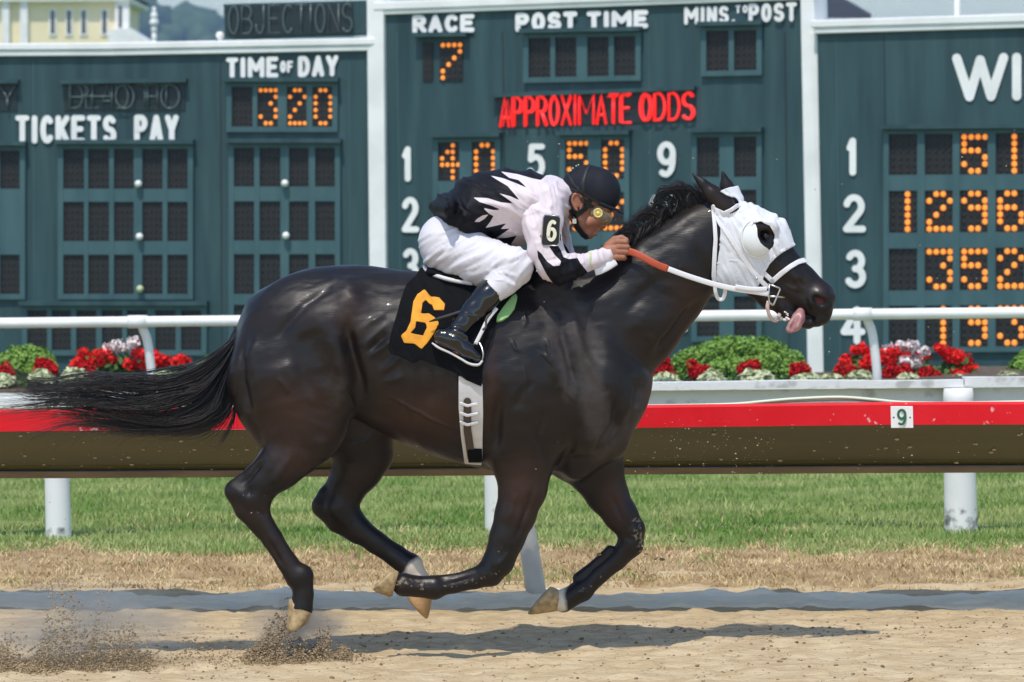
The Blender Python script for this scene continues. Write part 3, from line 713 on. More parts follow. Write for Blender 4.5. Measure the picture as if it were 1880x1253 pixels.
# ------------------------------------------------------------------ rails and planter
def extr(mb, prof, x0, x1, t, n=40, wob=0.0, seed=1, m=0):
    xs = np.linspace(x0, x1, n); wz = gnoise(xs, xs*0, seed, [(1.6, 1, wob), (0.5, 1, wob*0.4)]) if wob else xs*0
    k = len(prof); V = np.array([[(x, y - t*x, z + q) for y, z in prof] for x, q in zip(xs, wz)]).reshape(-1, 3)
    F = [(i*k+j, (i+1)*k+j, (i+1)*k+(j+1) % k, i*k+(j+1) % k) for i in range(n-1) for j in range(k)]
    F += [tuple(range(k))[::-1], tuple((n-1)*k + j for j in range(k))]
    mb.add(V, F, m)
def zat(v, Y): return P(940, v, Y)[2]
TR = 0.12
RY = 1.35
rail = empty('track_rail', (0, 2.2, 0.03), 'red topped track rail with olive underside along the inside of the track', 'rail')
z0, z1 = zat(747, RY), zat(786, RY)
b = MB(); extr(b, [(RY, z1), (RY+0.05, z1), (RY+0.05, z0-0.004), (RY+0.04, z0+0.004), (RY+0.010, z0+0.004), (RY, z0-0.006)], -7, 7, TR, 60, 0.0022, 3)
b.build('rail_lip', MT['red'], rail)
RB = RY + 0.74
zb = zat(860, RB); zc = zat(872, RB+.02)
b = MB(); extr(b, [(RY+0.008, z1-0.001), (RY+0.045, z1-0.001), (RB+.03, zb+0.02), (RB, zb)], -7, 7, TR, 60, 0.002, 4)
k = 0.86; zm = z1 + (zb - z1)*k; ym = RY + 0.008 + (RB - RY - .008)*k
extr(b, [(ym, zm-0.006), (ym+0.02, zm-0.009), (ym+0.02, zm+0.004), (ym, zm+0.008)], -7, 7, TR, 60, 0.002, 4)
b.build('rail_cover', MT['olive'], rail)
b = MB(); extr(b, [(RB-0.03, zc), (RB+0.06, zc), (RB+0.06, zb-0.002), (RB-0.03, zb-0.002)], -7, 7, TR, 60, 0.002, 4)
b.build('backing_board', MT['wood'], rail)
b = MB(); n_ = 230; q_ = rng.random(n_); xx = rng.uniform(-2.4, 2.6, n_) + 0.5*rng.random(n_)
for x_, k_ in zip(xx, q_):
    p_ = np.array([x_, RY + .008 + (RB-RY-.008)*k_ - TR*x_ - 0.004, z1 + (zb-z1)*k_ - 0.004]); s_ = 0.002 + 0.006*rng.random()**3
    b.ball(p_, (s_*1.5, s_*.5, s_*.7), 6)
tag(b.build('dirt_spatter', MT['clod_pale'], rail), kind='stuff')
for u in (28, 133, 172, 190):
    q0, q1 = P(u, 788, RY+0.03, TR), P(u, 855, RB-.05, TR)
    b = MB(); b.tube([q0 + (0, 0, -0.008), q1 + (0, 0, -0.008)], 0.006, 6); b.build('cover_rib', MT['olive'], rail)
for u in (988, -640):
    q = [P(u, 1108, 2.45, TR), P(u-20, 985, 2.37, TR), P(u-30, 930, 2.33, TR), P(u-40, 866, 2.28, TR)]
    b = MB(); b.tube(q, [20*PX(2), 18*PX(2), 17*PX(2), 16*PX(2)], 16); b.build('leaning_post', MT['grey_post'], rail, smooth=True)
pn = empty('number_plate', tuple(P(1655, 785, RY-0.01, TR)), 'white square plate with a green 9 on the red rail', 'sign')
b = MB(); pslab(b, [(1635, 746), (1676, 746), (1677, 786), (1636, 786)], (RY, TR), 0.012, 0.003); b.build('plate', MT['white'], pn, bevel=0.002)
b = MB(); word(b, '9', 1646, 751, 1665, 782, 2.3, (RY, TR), 0.0125); b.build('numeral', mat('green_ink', (0.01, 0.13, 0.05), 0.5), pn)
b = MB()
for u in (1641, 1671): b.ball(P(u, 767, RY-0.012, TR), (0.004, 0.002, 0.004), 8)
b.build('screws', MT['soil'], pn)
b = MB(); hp = [(-60, 752), (60, 751), (200, 748), (420, 750), (700, 750), (1000, 749), (1195, 747), (1340, 744), (1400, 739), (1460, 734), (1540, 731), (1600, 735), (1650, 740), (1720, 742), (1800, 741), (1950, 738)]
hp = smoothline(hp, 120); b.tube(P(hp[:, 0], hp[:, 1]-1, np.full(120, RY+0.09), TR), 3.4*PX(RY), 8)
b.tube(P(hp[:, 0]+8, hp[:, 1]*0.8+0.2*744-0.5, np.full(120, RY+0.11), TR), 3.0*PX(RY), 8)
tag(b.build('garden_hose', MT['hose'], smooth=True, origin=P(940, 750, RY)), 'pale green hose lying along the top of the red rail', 'hose')
# low board fence with a worn white ledge
FY, FT = 5.2, 0.08
fe = empty('board_fence', (0, FY, 0.05), 'low board fence with a worn white ledge behind the red rail', 'fence')
for (ua, ub, va, vb) in ((-400, 700, 722, 741), (700, 1764, 705, 718), (1764, 2400, 701, 715)):
    b = MB(); zt, zl = P(1000, va, FY)[2], P(1000, vb, FY)[2]
    xa, xb = P(ua, 720, FY)[0], P(ub, 720, FY)[0]
    extr(b, [(FY, zl), (FY+0.13, zl), (FY+0.13, zt), (FY, zt)], xa, xb-0.006, FT, 40, 0.003, int(ub)); b.build('ledge', MT['white_worn'], fe)
zt = zat(721, FY)
b = MB(); extr(b, [(FY+0.08, zt-0.2), (FY+0.11, zt-0.2), (FY+0.11, zt-0.002), (FY+0.08, zt-0.002)], -7, 7, FT, 30); b.build('face_board', MT['white_worn'], fe)
for u in (108, 921, 1765):
    base = P(u, 985, FY+0.03, FT); r_ = (23 if u == 108 else 29)*PX(FY)
    zt_ = zat(719 if u > 500 else 738, FY) - 0.004
    b = MB(); zz = np.concatenate([np.linspace(-.1, .45, 24), np.linspace(.5, zt_, 6)])
    b.tube([(base[0]-0.012*max(z, 0), base[1], z) for z in zz], r_*(1.05-.1*np.clip(zz/zt_, 0, 1)), 24)
    o = b.build('post', MT['white_dirty'], fe, smooth=True); sz = np.array([v.co.z for v in o.data.vertices]) + worg(fe)[2]
    attr(o, 'stain', np.clip(1.05 - (sz-.05)/.36, 0, 1)*(1.0 if u > 1000 else .75))
# raised bed
PY, PT = 11.2, 0.03
pt = empty('planter', (0, PY, 0.05), 'long raised flower planter in front of the tote boards', 'planter')
zt = zat(712, PY)
b = MB(); extr(b, [(PY, 0), (PY+0.1, 0), (PY+0.1, zt-0.002), (PY, zt-0.002)], -8, 8, PT, 30); b.build('front_board', MT['white_worn'], pt)
b = MB(); extr(b, [(PY+0.102, 0), (PY+2.1, 0), (PY+2.1, zt+0.0), (PY+0.102, zt+0.0)], -10, 10, PT, 30, 0.02, 8); b.build('soil', MT['soil'], pt)
# white running rail
WY, WT = 11.5, 0.10
wr = empty('running_rail', tuple(P(940, 705, WY)), 'white tubular running rail in front of the tote boards', 'rail')
zr = zat(584, WY)
b = MB(); b.tube([(x, WY - WT*x, zr) for x in np.linspace(-8, 8, 40)], 10*PX(WY), 14); b.build('rail_tube', MT['white'], wr, smooth=True)
for u in (252, 1583):
    b = MB(); b.tube(P(np.array([u-17, u+18.]), np.array([593, 593.-0.01]) - (14 if u > 1000 else 0), np.array([WY, WY]), WT)*(1, 1, 0) + (0, 0, zr), 12*PX(WY), 14); b.build('sleeve', MT['white'], wr, smooth=True)
    v_ = 598 if u < 1000 else 584
    b = MB(); ps = smoothline(np.array([(u+8, v_-4), (u+11, v_+8), (u+18, v_+26), (u+23, v_+60), (u+27, v_+100), (u+28, v_+130)], float), 16)
    b.tube(P(ps[:, 0], ps[:, 1], np.linspace(WY+0.02, WY+0.14, 16), WT), 8.5*PX(WY), 10); b.build('post', MT['white'], wr, smooth=True)

# ------------------------------------------------------------------ shrubs and flowers
def leafpuff(mb, c, rad, n, size, seed, up=0.3, hemi=True, fill=0.35, mat_=0):
    r = np.random.default_rng(seed); d = r.standard_normal((n, 3)); d /= np.linalg.norm(d, axis=1, keepdims=True)
    if hemi: d[:, 2] = np.abs(d[:, 2])*1.05 - 0.08
    k = (1 - fill*r.random(n)**1.5) * (1 + 0.10*gnoise(d[:, 0]*3, d[:, 1]*3+d[:, 2]*2, seed, [(1, 1, 1), (.4, .4, .5)]))
    p = np.asarray(c) + d*np.asarray(rad)*k[:, None]
    nrm = d + 0.7*r.standard_normal((n, 3)); nrm[:, 2] += up; nrm /= np.linalg.norm(nrm, axis=1, keepdims=True)
    a = np.cross(nrm, r.standard_normal((n, 3))); a /= np.linalg.norm(a, axis=1, keepdims=True); b_ = np.cross(nrm, a)
    s = size*r.uniform(0.6, 1.3, n)[:, None]
    V = np.stack([p - a*s, p + b_*s*0.55 + nrm*s*0.12, p + a*s, p - b_*s*0.55 + nrm*s*0.12], 1).reshape(-1, 3)
    i = np.arange(n)*4; mb.add(V, np.stack([i, i+1, i+2, i+3], 1), mat_)
def shrub(u, vt, vb, ru, Y, label, seed, n=5200):
    c = P(u, vb, Y); h = (vb-vt)*PX(Y); r_ = ru*PX(Y)
    t = empty('shrub', tuple(c), label, 'shrub', 'rounded green shrubs in the planter')
    b = MB(); leafpuff(b, c, (r_, min(r_, h*1.3, .8), h), n*2, 0.017, seed, fill=0.5)
    leafpuff(b, c + (r_*0.3, 0, 0), (r_*0.72, min(r_, h, .7), h*0.97), n//2, 0.017, seed+1)
    b.build('foliage', MT['leaf'], t)
    b = MB()
    for k in range(7): b.tube([c + (0.03*k-0.1, 0, -0.12), c + (r_*0.22*(k-3), 0.05, h*0.75)], [0.014, 0.006], 5)
    b.build('stem', MT['wood'], t)
shrub(1360, 622, 697, 128, 12.6, 'wide rounded green shrub just right of the horse chest', 1, 9000)
shrub(48, 634, 700, 62, 12.6, 'rounded green shrub at far left beside the red flowers', 2)
shrub(420, 646, 702, 70, 12.7, 'green shrub behind the tail of the horse', 3)
shrub(1900, 640, 700, 50, 12.7, 'small green shrub cut by the right edge of the photo', 4)
shrub(-110, 630, 704, 70, 12.8, 'green shrub beyond the left edge of the photo', 5, 2500)
def heads(b, pts, Y, r_, seed, n=60, mat_=0):
    rr = np.random.default_rng(seed)
    for k, (u, v) in enumerate(pts):
        leafpuff(b, P(u, v, Y + rr.uniform(-.12, .12)), (r_, r_, r_*0.8), n, r_*0.42, seed*31+k, hemi=False, fill=0.6, mat_=mat_)
def geranium(pts, whites, vb, Y, label, seed, r_=0.05):
    us = [p[0] for p in pts+whites]; vt = min(p[1] for p in pts+whites)
    c = P(np.mean(us), vb, Y)
    t = empty('geranium', tuple(c), label, 'flowers', 'red geraniums in the planter')
    b = MB(); leafpuff(b, c, ((max(us)-min(us)+20)*PX(Y)/2, 0.22, (vb-vt-14)*PX(Y)), 900, 0.035, seed, fill=0.9); b.build('foliage', MT['leaf_dark'], t)
    for k, q in enumerate(pts):
        b = MB(); heads(b, [q], Y-0.15, r_*(.85+.3*((k*7) % 5)/4), seed*3+k, 70); b.build('red_flower_head', MT['petal_red'], t)
    for k, q in enumerate(whites):
        b = MB(); heads(b, [q], Y-0.15, r_*0.95, seed+19+k, 60); b.build('white_flower_head', MT['petal_white'], t)
geranium([(1569, 643), (1557, 660), (1582, 642), (1551, 668), (1590, 668), (1561, 690), (1545, 678), (1600, 655)], [], 703, 12.2, 'red geranium left of the white rail post under the WIN board', 41)
geranium([(1625, 650), (1640, 645), (1620, 660), (1648, 655), (1656, 648), (1668, 672), (1636, 662), (1694, 655), (1675, 685)], [(1655, 634), (1663, 641), (1676, 634), (1668, 650), (1660, 663), (1679, 660), (1697, 645), (1684, 668), (1632, 642), (1650, 668)], 703, 12.2, 'red geranium mixed with white flowers right of the white rail post', 42)
geranium([(1724, 640), (1735, 645), (1748, 652), (1760, 652), (1770, 658), (1774, 664), (1752, 684), (1762, 690), (1785, 676), (1741, 650), (1757, 660), (1768, 678)], [], 703, 12.2, 'trailing red geranium at the right end of the flower row', 43)
geranium([(153, 648), (165, 655), (145, 668), (178, 652), (190, 652), (200, 650), (160, 672), (140, 678), (205, 660), (150, 660), (183, 664), (172, 668)], [(200, 640), (215, 634), (242, 630), (228, 640), (247, 626)], 700, 12.2, 'red geranium with tall white flowers above the horse tail', 44)
geranium([(250, 646), (262, 652), (275, 650), (287, 655), (240, 668), (255, 675), (295, 668), (270, 668), (285, 664), (301, 662)], [], 700, 12.2, 'red geranium behind the left white rail post', 45)
geranium([(331, 659), (327, 664), (335, 662)], [], 700, 12.2, 'single red geranium head left of the horse rump', 46)
def celosia(u, v, vb, Y, label, seed, w_=1.0):
    c = P(u, vb, Y); t = empty('celosia', tuple(c), label, 'flowers', 'dark red plume flowers in the planter')
    b = MB(); leafpuff(b, P(u, vb-4, Y), (0.10*w_, 0.08, 0.10), 160, 0.03, seed); b.build('foliage', MT['leaf_dark'], t)
    b = MB(); rr = np.random.default_rng(seed)
    for k in range(int(9*w_)+3): leafpuff(b, P(u + rr.uniform(-17, 17)*w_, v + rr.uniform(-9, 9), Y-0.06), (0.035, 0.035, 0.045), 60, 0.018, seed*7+k, hemi=False)
    b.build('plumes', MT['petal_dark'], t)
for k, a in enumerate([(1216, 684, 'dark red plumes in front of the horse chest'), (1287, 680, 'dark red plumes before the left side of the wide shrub'), (1375, 680, 'dark red plumes before the middle of the wide shrub'),
                       (1470, 683, 'dark red plumes before the right side of the wide shrub'), (1552, 690, 'dark red plumes just left of the white rail post'), (1648, 686, 'dark red plumes below the white geraniums'), (1706, 690, 'dark red plumes below the trailing red geranium'),
                       (82, 676, 'dark red plumes beside the left shrub'), (152, 682, 'dark red plumes under the left geranium'), (3, 684, 'dark red plumes at the left edge of the photo'), (1213, 668, 'small red plume touching the horse chest')]):
    celosia(a[0], a[1], 702, 11.9, a[2], 60+k, 1.0 if k not in (5,) else 1.3)
def cabbage(u, v, Y, label, seed, w_=1.0):
    c = P(u, v+14, Y); t = MB(); leafpuff(t, P(u, v+10, Y), (24*PX(Y)*w_, 20*PX(Y), 19*PX(Y)), 260, 0.032, seed, up=0.8, fill=0.5)
    tag(t.build('ornamental_cabbage', MT['petal_cream'], origin=c), label, 'plant', 'cream ornamental cabbages along the ledge')
for k, a in enumerate([(1222, 694, 'cream cabbage plant below the horse chest'), (1307, 690, 'cream cabbage plant right of the first dark red plumes'), (1391, 688, 'cream cabbage plant before the middle of the wide shrub'), (1484, 694, 'wide cream cabbage plant left of the board post'),
                       (1530, 696, 'cream cabbage plant right of the board post'), (1576, 690, 'cream cabbage plant left of the white rail post'), (1668, 694, 'cream cabbage plant below the white geraniums'), (1760, 698, 'cream cabbage plant at the planter joint'), (1850, 693, 'cream cabbage plant near the right edge'),
                       (76, 688, 'cream cabbage plant beside the left shrub'), (136, 686, 'cream cabbage plant above the tail tip'), (6, 696, 'cream cabbage plant at the left edge'), (300, 690, 'cream cabbage plant behind the tail')]):
    cabbage(a[0], a[1], 11.7, a[2], 90+k, 1.3 if 'wide' in a[2] else 1.0)
b = MB()
for k, u in enumerate(range(-80, 1960, 24)):
    leafpuff(b, P(u + rng.uniform(-8, 8), 706, 12.0), (0.10, 0.15, rng.uniform(0.03, 0.10)), 70, 0.025, 500+k)
tag(b.build('ground_cover', MT['leaf_dark']), kind='stuff')
# ------------------------------------------------------------------ the racehorse
HR = 0.0062
lo = np.minimum(P(380, 1195, -0.5), P(380, 1195, 0.5)); hi = np.maximum(P(1560, 290, -0.5), P(1560, 290, 0.5))
HG = Grid((lo[0], -0.36, lo[2]), (hi[0], 0.36, hi[2]), HR)
# trunk
chain(HG, [(588, 622, 130, 0, .86), (640, 622, 128, 0, .88), (690, 627, 127, 0, .92), (770, 655, 151, 0, .88), (850, 676, 164, 0, .84), (940, 690, 172, 0, .76), (1015, 692, 168, 0, .66)], 0.06)
chain(HG, [(1015, 692, 168, 0, .64), (1062, 690, 136, 0, .72)], 0.05)
chain(HG, [(900, 560, 48, 0, .8), (980, 552, 44, 0, .7), (1040, 550, 46, 0, .7)], 0.05)            # withers
# hindquarters
chain(HG, [(560, 630, 122, -.075, .62), (538, 700, 116, -.105, .60), (545, 745, 100, -.115, .60), (553, 782, 78, -.12, .66)], 0.045, mirror=False)
chain(HG, [(560, 630, 122, .075, .62), (560, 700, 112, .105, .60), (610, 745, 92, .115, .60), (655, 790, 66, .12, .66)], 0.045)
chain(HG, [(470, 640, 50, 0, .8), (505, 600, 70, 0, .9)], 0.04)
# near hind leg
chain(HG, [(553, 782, 76, -.125, .68), (538, 830, 46, -.14, .8), (512, 858, 40, -.15, .8), (483, 882, 36, -.155, .75)], 0.03)
chain(HG, [(483, 882, 35, -.155, .75), (466, 912, 33, -.155, .72), (473, 948, 23, -.155, .85), (500, 990, 19, -.155, .8), (527, 1032, 18.5, -.15, .85), (546, 1060, 23, -.15, .95)], 0.012)
chain(HG, [(478, 868, 20, -.155, .6), (450, 890, 21, -.155, .6), (434, 902, 21, -.155, .75), (452, 935, 21, -.155, .7), (480, 975, 14, -.155, .8)], 0.012)      # point of hock and tendon
chain(HG, [(553, 1058, 23, -.15, .9), (557, 1092, 18.5, -.15, 1.0), (553, 1116, 22, -.15, 1.0)], 0.01)
# far hind leg
chain(HG, [(655, 790, 66, .12, .68), (668, 832, 51, .14, .8), (655, 862, 43, .145, .8), (638, 890, 37, .15, .75)], 0.03)
chain(HG, [(638, 890, 36, .15, .75), (622, 932, 34, .15, .72), (655, 970, 24, .15, .85), (690, 996, 20.5, .15, .8), (727, 1021, 20, .15, .85), (752, 1040, 24, .15, .95)], 0.012)
chain(HG, [(628, 880, 18, .15, .6), (603, 912, 20, .15, .6), (594, 930, 21, .15, .75), (620, 958, 20, .15, .7), (655, 985, 14, .15, .8)], 0.012)
chain(HG, [(754, 1040, 23, .15, .9), (768, 1064, 19, .15, 1), (774, 1082, 22, .15, 1)], 0.01)
# shoulders and forelegs
chain(HG, [(1010, 570, 50, -.085, .6), (1060, 640, 66, -.115, .55), (1085, 715, 74, -.125, .6), (1070, 770, 70, -.12, .65)], 0.03)
chain(HG, [(1010, 570, 50, .085, .6), (1060, 640, 66, .115, .55), (1085, 715, 74, .125, .6), (1085, 780, 74, .12, .65)], 0.03)
chain(HG, [(985, 740, 92, -.10, .75), (958, 800, 74, -.13, .7), (960, 852, 54, -.135, .75)], 0.04)       # triceps
chain(HG, [(1010, 740, 92, .10, .75), (1062, 810, 76, .12, .7), (1094, 862, 50, .125, .75)], 0.04)
chain(HG, [(1120, 740, 62, -.06, .9), (1110, 800, 44, -.05, 1), (1060, 850, 32, -.04, 1)], 0.035)
chain(HG, [(1120, 740, 62, .06, .9), (1110, 800, 44, .05, 1), (1060, 850, 32, .04, 1)], 0.035)
chain(HG, [(960, 852, 52, -.135, .8), (960, 896, 43, -.14, .8), (946, 946, 36, -.14, .8), (932, 985, 31, -.14, .85), (916, 1030, 29, -.14, .85)], 0.025)
chain(HG, [(914, 1032, 28, -.14, .9), (899, 1052, 25, -.14, .85), (872, 1063, 18.5, -.14, .8), (832, 1073, 16.5, -.14, .85), (800, 1079, 18, -.14, .9)], 0.010)
chain(HG, [(797, 1079, 23, -.14, .85), (766, 1077, 19, -.14, 1), (742, 1074, 22, -.14, 1)], 0.010)
chain(HG, [(880, 1048, 9, -.14, 1), (840, 1060, 7.5, -.14, 1), (806, 1066, 10, -.14, 1)], 0.006)
chain(HG, [(1094, 862, 50, .125, .8), (1113, 905, 38, .13, .8), (1138, 944, 30, .13, .85), (1158, 972, 26, .13, .85)], 0.025)
chain(HG, [(1158, 974, 26, .13, .9), (1158, 1000, 23, .13, .85), (1132, 1029, 18, .13, .8), (1100, 1055, 17, .13, .85), (1078, 1076, 18, .13, .9)], 0.010)
chain(HG, [(1068, 1084, 22, .13, .9), (1048, 1096, 18.5, .13, 1), (1034, 1103, 22, .13, 1)], 0.010)
chain(HG, [(1120, 1010, 9, .13, 1), (1092, 1036, 8, .13, 1), (1062, 1062, 11, .13, 1)], 0.006)
# neck
chain(HG, [(1040, 618, 118, 0, .62), (1100, 606, 106, 0, .66), (1155, 583, 96, 0, .68), (1213, 522, 85, 0, .66), (1258, 474, 74, 0, .66), (1292, 436, 62, 0, .68)], 0.05)
# head
chain(HG, [(1318, 420, 52, 0, .72), (1362, 438, 58, 0, .72), (1395, 450, 54, 0, .70)], 0.03)
chain(HG, [(1345, 470, 62, -.022, .44), (1378, 480, 52, -.022, .46)], 0.03, mirror=True)
chain(HG, [(1395, 450, 54, 0, .66), (1425, 494, 47, 0, .62), (1462, 522, 39, 0, .60), (1496, 549, 36, 0, .72)], 0.02)
chain(HG, [(1383, 520, 24, 0, .9), (1412, 546, 20, 0, 1), (1440, 562, 16, 0, 1)], 0.02)
chain(HG, [(1500, 552, 35, 0, .86), (1506, 572, 22, 0, 1.1)], 0.02)
chain(HG, [(1506, 548, 22, -.035, .7), (1514, 560, 15, -.035, .8)], 0.012, mirror=True)                  # nostril wings
chain(HG, [(1436, 566, 14, 0, 1.2), (1462, 586, 13, 0, 1.3), (1484, 594, 11, 0, 1.3)], 0.01)             # lower jaw and lip
chain(HG, [(1500, 590, 11, 0, 1.7), (1512, 585, 11, 0, 1.7)], 0.012)                                     # upper lip
chain(HG, [(1446, 574, 4.5, -.05, 1), (1490, 586, 3.5, -.05, 1)], 0.006, sub=True, mirror=True)
chain(HG, [(1508, 556, 9, -.068, 1), (1498, 549, 7, -.066, 1)], 0.008, sub=True, mirror=True)
chain(HG, [(1385, 418, 13, -.078, .7), (1412, 417, 12, -.074, .7)], 0.012, mirror=True)                  # brow
chain(HG, [(1405, 434, 11, -.09, .8), (1412, 440, 9, -.088, .8)], 0.01, sub=True, mirror=True)           # eye socket
chain(HG, [(1405, 470, 12, -.06, .6), (1462, 508, 9, -.052, .6)], 0.015, mirror=True)                    # facial crest
chain(HG, [(1440, 520, 10, -.07, .7), (1470, 540, 8, -.066, .7)], 0.02, sub=True, mirror=True)
# ears
chain(HG, [(1330, 380, 20, -.055, .8), (1308, 356, 16, -.06, .7), (1291, 338, 9.5, -.06, .7), (1273, 320, 3.5, -.055, .9)], 0.008)
chain(HG, [(1344, 368, 18, .055, .8), (1334, 342, 13, .06, .7), (1327, 318, 4, .055, .9)], 0.008)
chain(HG, [(1318, 345, 5, -.078, .8), (1298, 334, 3, -.075, .8)], 0.006, sub=True)
# muscles and creases, raised or sunk along lines traced on the flank: (line, half width in px, height in m)
def blobd(u, v, r): return ('b', u, v, r)
MUS = [
 (('b', 640, 545, 26, 24), .012), (('b', 640, 726, 26, 34), .010), (('b', 590, 815, 16, 12), .006), (('b', 965, 775, 46, 56), .009), (('b', 1084, 640, 24, 62), -.016),
 (('b', 438, 905, 9, 10), .004), (('b', 457, 903, 8, 10), -.006), (('b', 520, 690, 60, 50), .006), (('b', 1150, 760, 22, 50), .006),
 (('b', 700, 660, 22, 60), -.006), (('b', 600, 590, 36, 40), .006),
 ([(640, 512), (598, 535), (560, 562), (520, 605), (495, 650)], 9, -.0045),
 ([(628, 560), (642, 635), (656, 690), (668, 760)], 13, -.019), ([(600, 585), (620, 655), (634, 735)], 18, .011),
 ([(662, 640), (688, 616), (716, 592)], 5, .005), ([(670, 662), (700, 640), (728, 618)], 5, .005), ([(655, 612), (680, 592), (712, 576)], 5, .005), ([(668, 650), (695, 628), (722, 605)], 4, -.004), ([(690, 690), (720, 670), (745, 640)], 6, .004),
 ([(462, 600), (447, 640), (444, 700), (458, 752), (480, 790)], 7, -.007), ([(478, 610), (462, 650), (460, 700)], 9, .004),
 ([(508, 690), (522, 706), (531, 728)], 4, .004), ([(545, 640), (560, 700), (575, 740)], 12, -.005),
 ([(486, 840), (455, 880), (440, 893)], 5, -.007), ([(470, 930), (480, 945), (492, 948)], 4, -.003), ([(488, 982), (505, 1015), (522, 1046)], 4, -.0045),
 ([(540, 830), (515, 865), (497, 900)], 8, .004),
 ([(1035, 545), (1050, 582), (1070, 640), (1090, 682), (1102, 725)], 11, .011), ([(1022, 580), (1040, 640), (1054, 700), (1062, 735)], 8, -.011),
 ([(1000, 600), (1020, 680), (1040, 735)], 11, .006), ([(925, 700), (912, 770), (908, 845)], 11, -.010), ([(1000, 740), (985, 800), (1002, 855)], 7, -.006), ([(985, 690), (960, 720), (940, 760)], 8, -.004),
 ([(1135, 715), (1128, 780), (1085, 845)], 8, -.010), ([(1172, 690), (1166, 740), (1140, 800)], 7, -.006), ([(1060, 760), (1050, 820), (1020, 870)], 8, -.006),
 ([(985, 880), (962, 950), (942, 1005)], 5, -.005), ([(948, 900), (932, 965)], 6, .003), ([(905, 1046), (922, 1030), (938, 1010)], 4, .003), ([(880, 1056), (840, 1068), (806, 1075)], 3, -.003),
 ([(1295, 540), (1245, 598), (1192, 672)], 9, -.010), ([(1310, 385), (1232, 440), (1150, 490)], 11, -.003), ([(1240, 480), (1180, 540), (1130, 590)], 14, -.005), ([(1270, 440), (1290, 490), (1300, 530)], 12, -.006),
 ([(960, 605), (966, 592), (961, 574), (968, 560)], 2.2, .0028), ([(938, 620), (945, 640), (960, 650)], 2.2, .0035), ([(1002, 618), (1007, 648), (1000, 660)], 2.2, .003), ([(980, 640), (1000, 655), (1025, 680)], 2.4, .003), ([(1035, 690), (1040, 720), (1055, 740)], 2.4, .003), ([(960, 665), (966, 700), (963, 740)], 2.4, .003),
 ([(860, 800), (800, 772), (740, 742), (700, 720)], 3, .003), ([(745, 690), (700, 705)], 5, .003),
 ([(1453, 500), (1466, 520), (1460, 540)], 2.5, .003), ([(1462, 510), (1480, 530)], 2.5, -.003), ([(1440, 520), (1452, 530), (1470, 532)], 2.5, .0025), ([(1478, 545), (1482, 560), (1490, 575)], 3, -.003), ([(1470, 575), (1485, 582), (1500, 586)], 2, -.004),
 ([(1118, 902), (1150, 968)], 5, -.004), ([(1148, 985), (1160, 990)], 4, -.003),
] + [([(735+k*27, 655), (741+k*27, 720), (752+k*27, 790)], 6, -.0028) for k in range(5)]
V, Q = HG.mesh(0.0, 2)
def vnormals(V, Q):
    n = np.cross(V[Q[:, 2]]-V[Q[:, 0]], V[Q[:, 3]]-V[Q[:, 1]]); N = np.zeros_like(V)
    for i in range(3): N[:, i] = sum(np.bincount(Q[:, j], n[:, i], minlength=len(V)) for j in range(4))
    return N / (np.linalg.norm(N, axis=1, keepdims=True) + 1e-12)
uv = UV(V); NR = vnormals(V, Q)
side = np.clip(np.abs(NR[:, 1])*1.6 - 0.1, 0, 1)
dsp = np.zeros(len(V))
for m_ in MUS:
    if m_[0][0] == 'b':
        _, u_, v_, a_, b_ = m_[0]; dsp += m_[1]*np.exp(-((uv[:, 0]-u_)/a_)**2-((uv[:, 1]-v_)/b_)**2)
    else:
        L_ = np.array(m_[0], float); dd = -pline(uv, L_, 0.0)
        e0, e1 = np.hypot(*(uv-L_[0]).T), np.hypot(*(uv-L_[-1]).T); ln_ = np.hypot(*np.diff(L_, axis=0).T).sum()
        tp = np.clip(e0/(0.35*ln_), 0, 1)*np.clip(e1/(0.35*ln_), 0, 1); tp = tp*tp*(3-2*tp)
        dsp += m_[2]*np.exp(-(dd/m_[1])**2)*tp
fore_ = np.abs(V[:, 1]) > 0.02
body_ = np.clip((900-uv[:, 1])/60, 0, 1)*np.clip((1290-uv[:, 0])/60, 0, 1)
lump = body_*gnoise(V[:, 0]+.4*V[:, 2], V[:, 2]-.3*V[:, 0]+V[:, 1], 61, [(0.22, 0.10, .0035), (0.09, 0.05, .0018), (.04, .025, .0007)])
V = V + NR*((2.0*dsp + lump)*side*fore_)[:, None]
uv = UV(V)
# coat: near black bay with a warm brown where it thins, dusty legs, one white pastern
MT['coat'] = mat('dark_bay_coat', (0.0042, 0.0030, 0.0026), 0.47, col2=(0.0150, 0.0078, 0.0052), scale=3.2, detail=8, bump=0.0009, bscale=90, stretch=(0.45, 1, 2.2), spec=0.33, coat=0.04, sheen=0.0, cmin=0.38, cmax=0.7)
_n = MT['coat'].node_tree; _no = _n.nodes.new('ShaderNodeTexNoise'); _no.inputs['Scale'].default_value = 9; _no.inputs['Detail'].default_value = 7
_g = _n.nodes.new('ShaderNodeNewGeometry'); _n.links.new(_g.outputs['Position'], _no.inputs[0])
_mr = _n.nodes.new('ShaderNodeMapRange'); _mr.inputs['From Min'].default_value = .3; _mr.inputs['From Max'].default_value = .7; _mr.inputs['To Min'].default_value = .34; _mr.inputs['To Max'].default_value = .56
_n.links.new(_no.outputs[0], _mr.inputs['Value']); _n.links.new(_mr.outputs[0], _n.nodes['Principled BSDF'].inputs['Roughness'])
mixin(MT['coat'], 'brown', (0.034, 0.0135, 0.0078), 0.1, 1.0, noise=(6, 0.8))
mixin(MT['coat'], 'sweat', (0.045, 0.036, 0.032), 0.25, 1.05, noise=(26, 1.3), rough=0.6)
mixin(MT['coat'], 'dust', (0.20, 0.16, 0.11), 0.70, 0.86, noise=(75, 1.3), rough=0.8)
mixin(MT['coat'], 'white', (0.62, 0.55, 0.44), -4, 4, noise=(40, 8), rough=0.7)
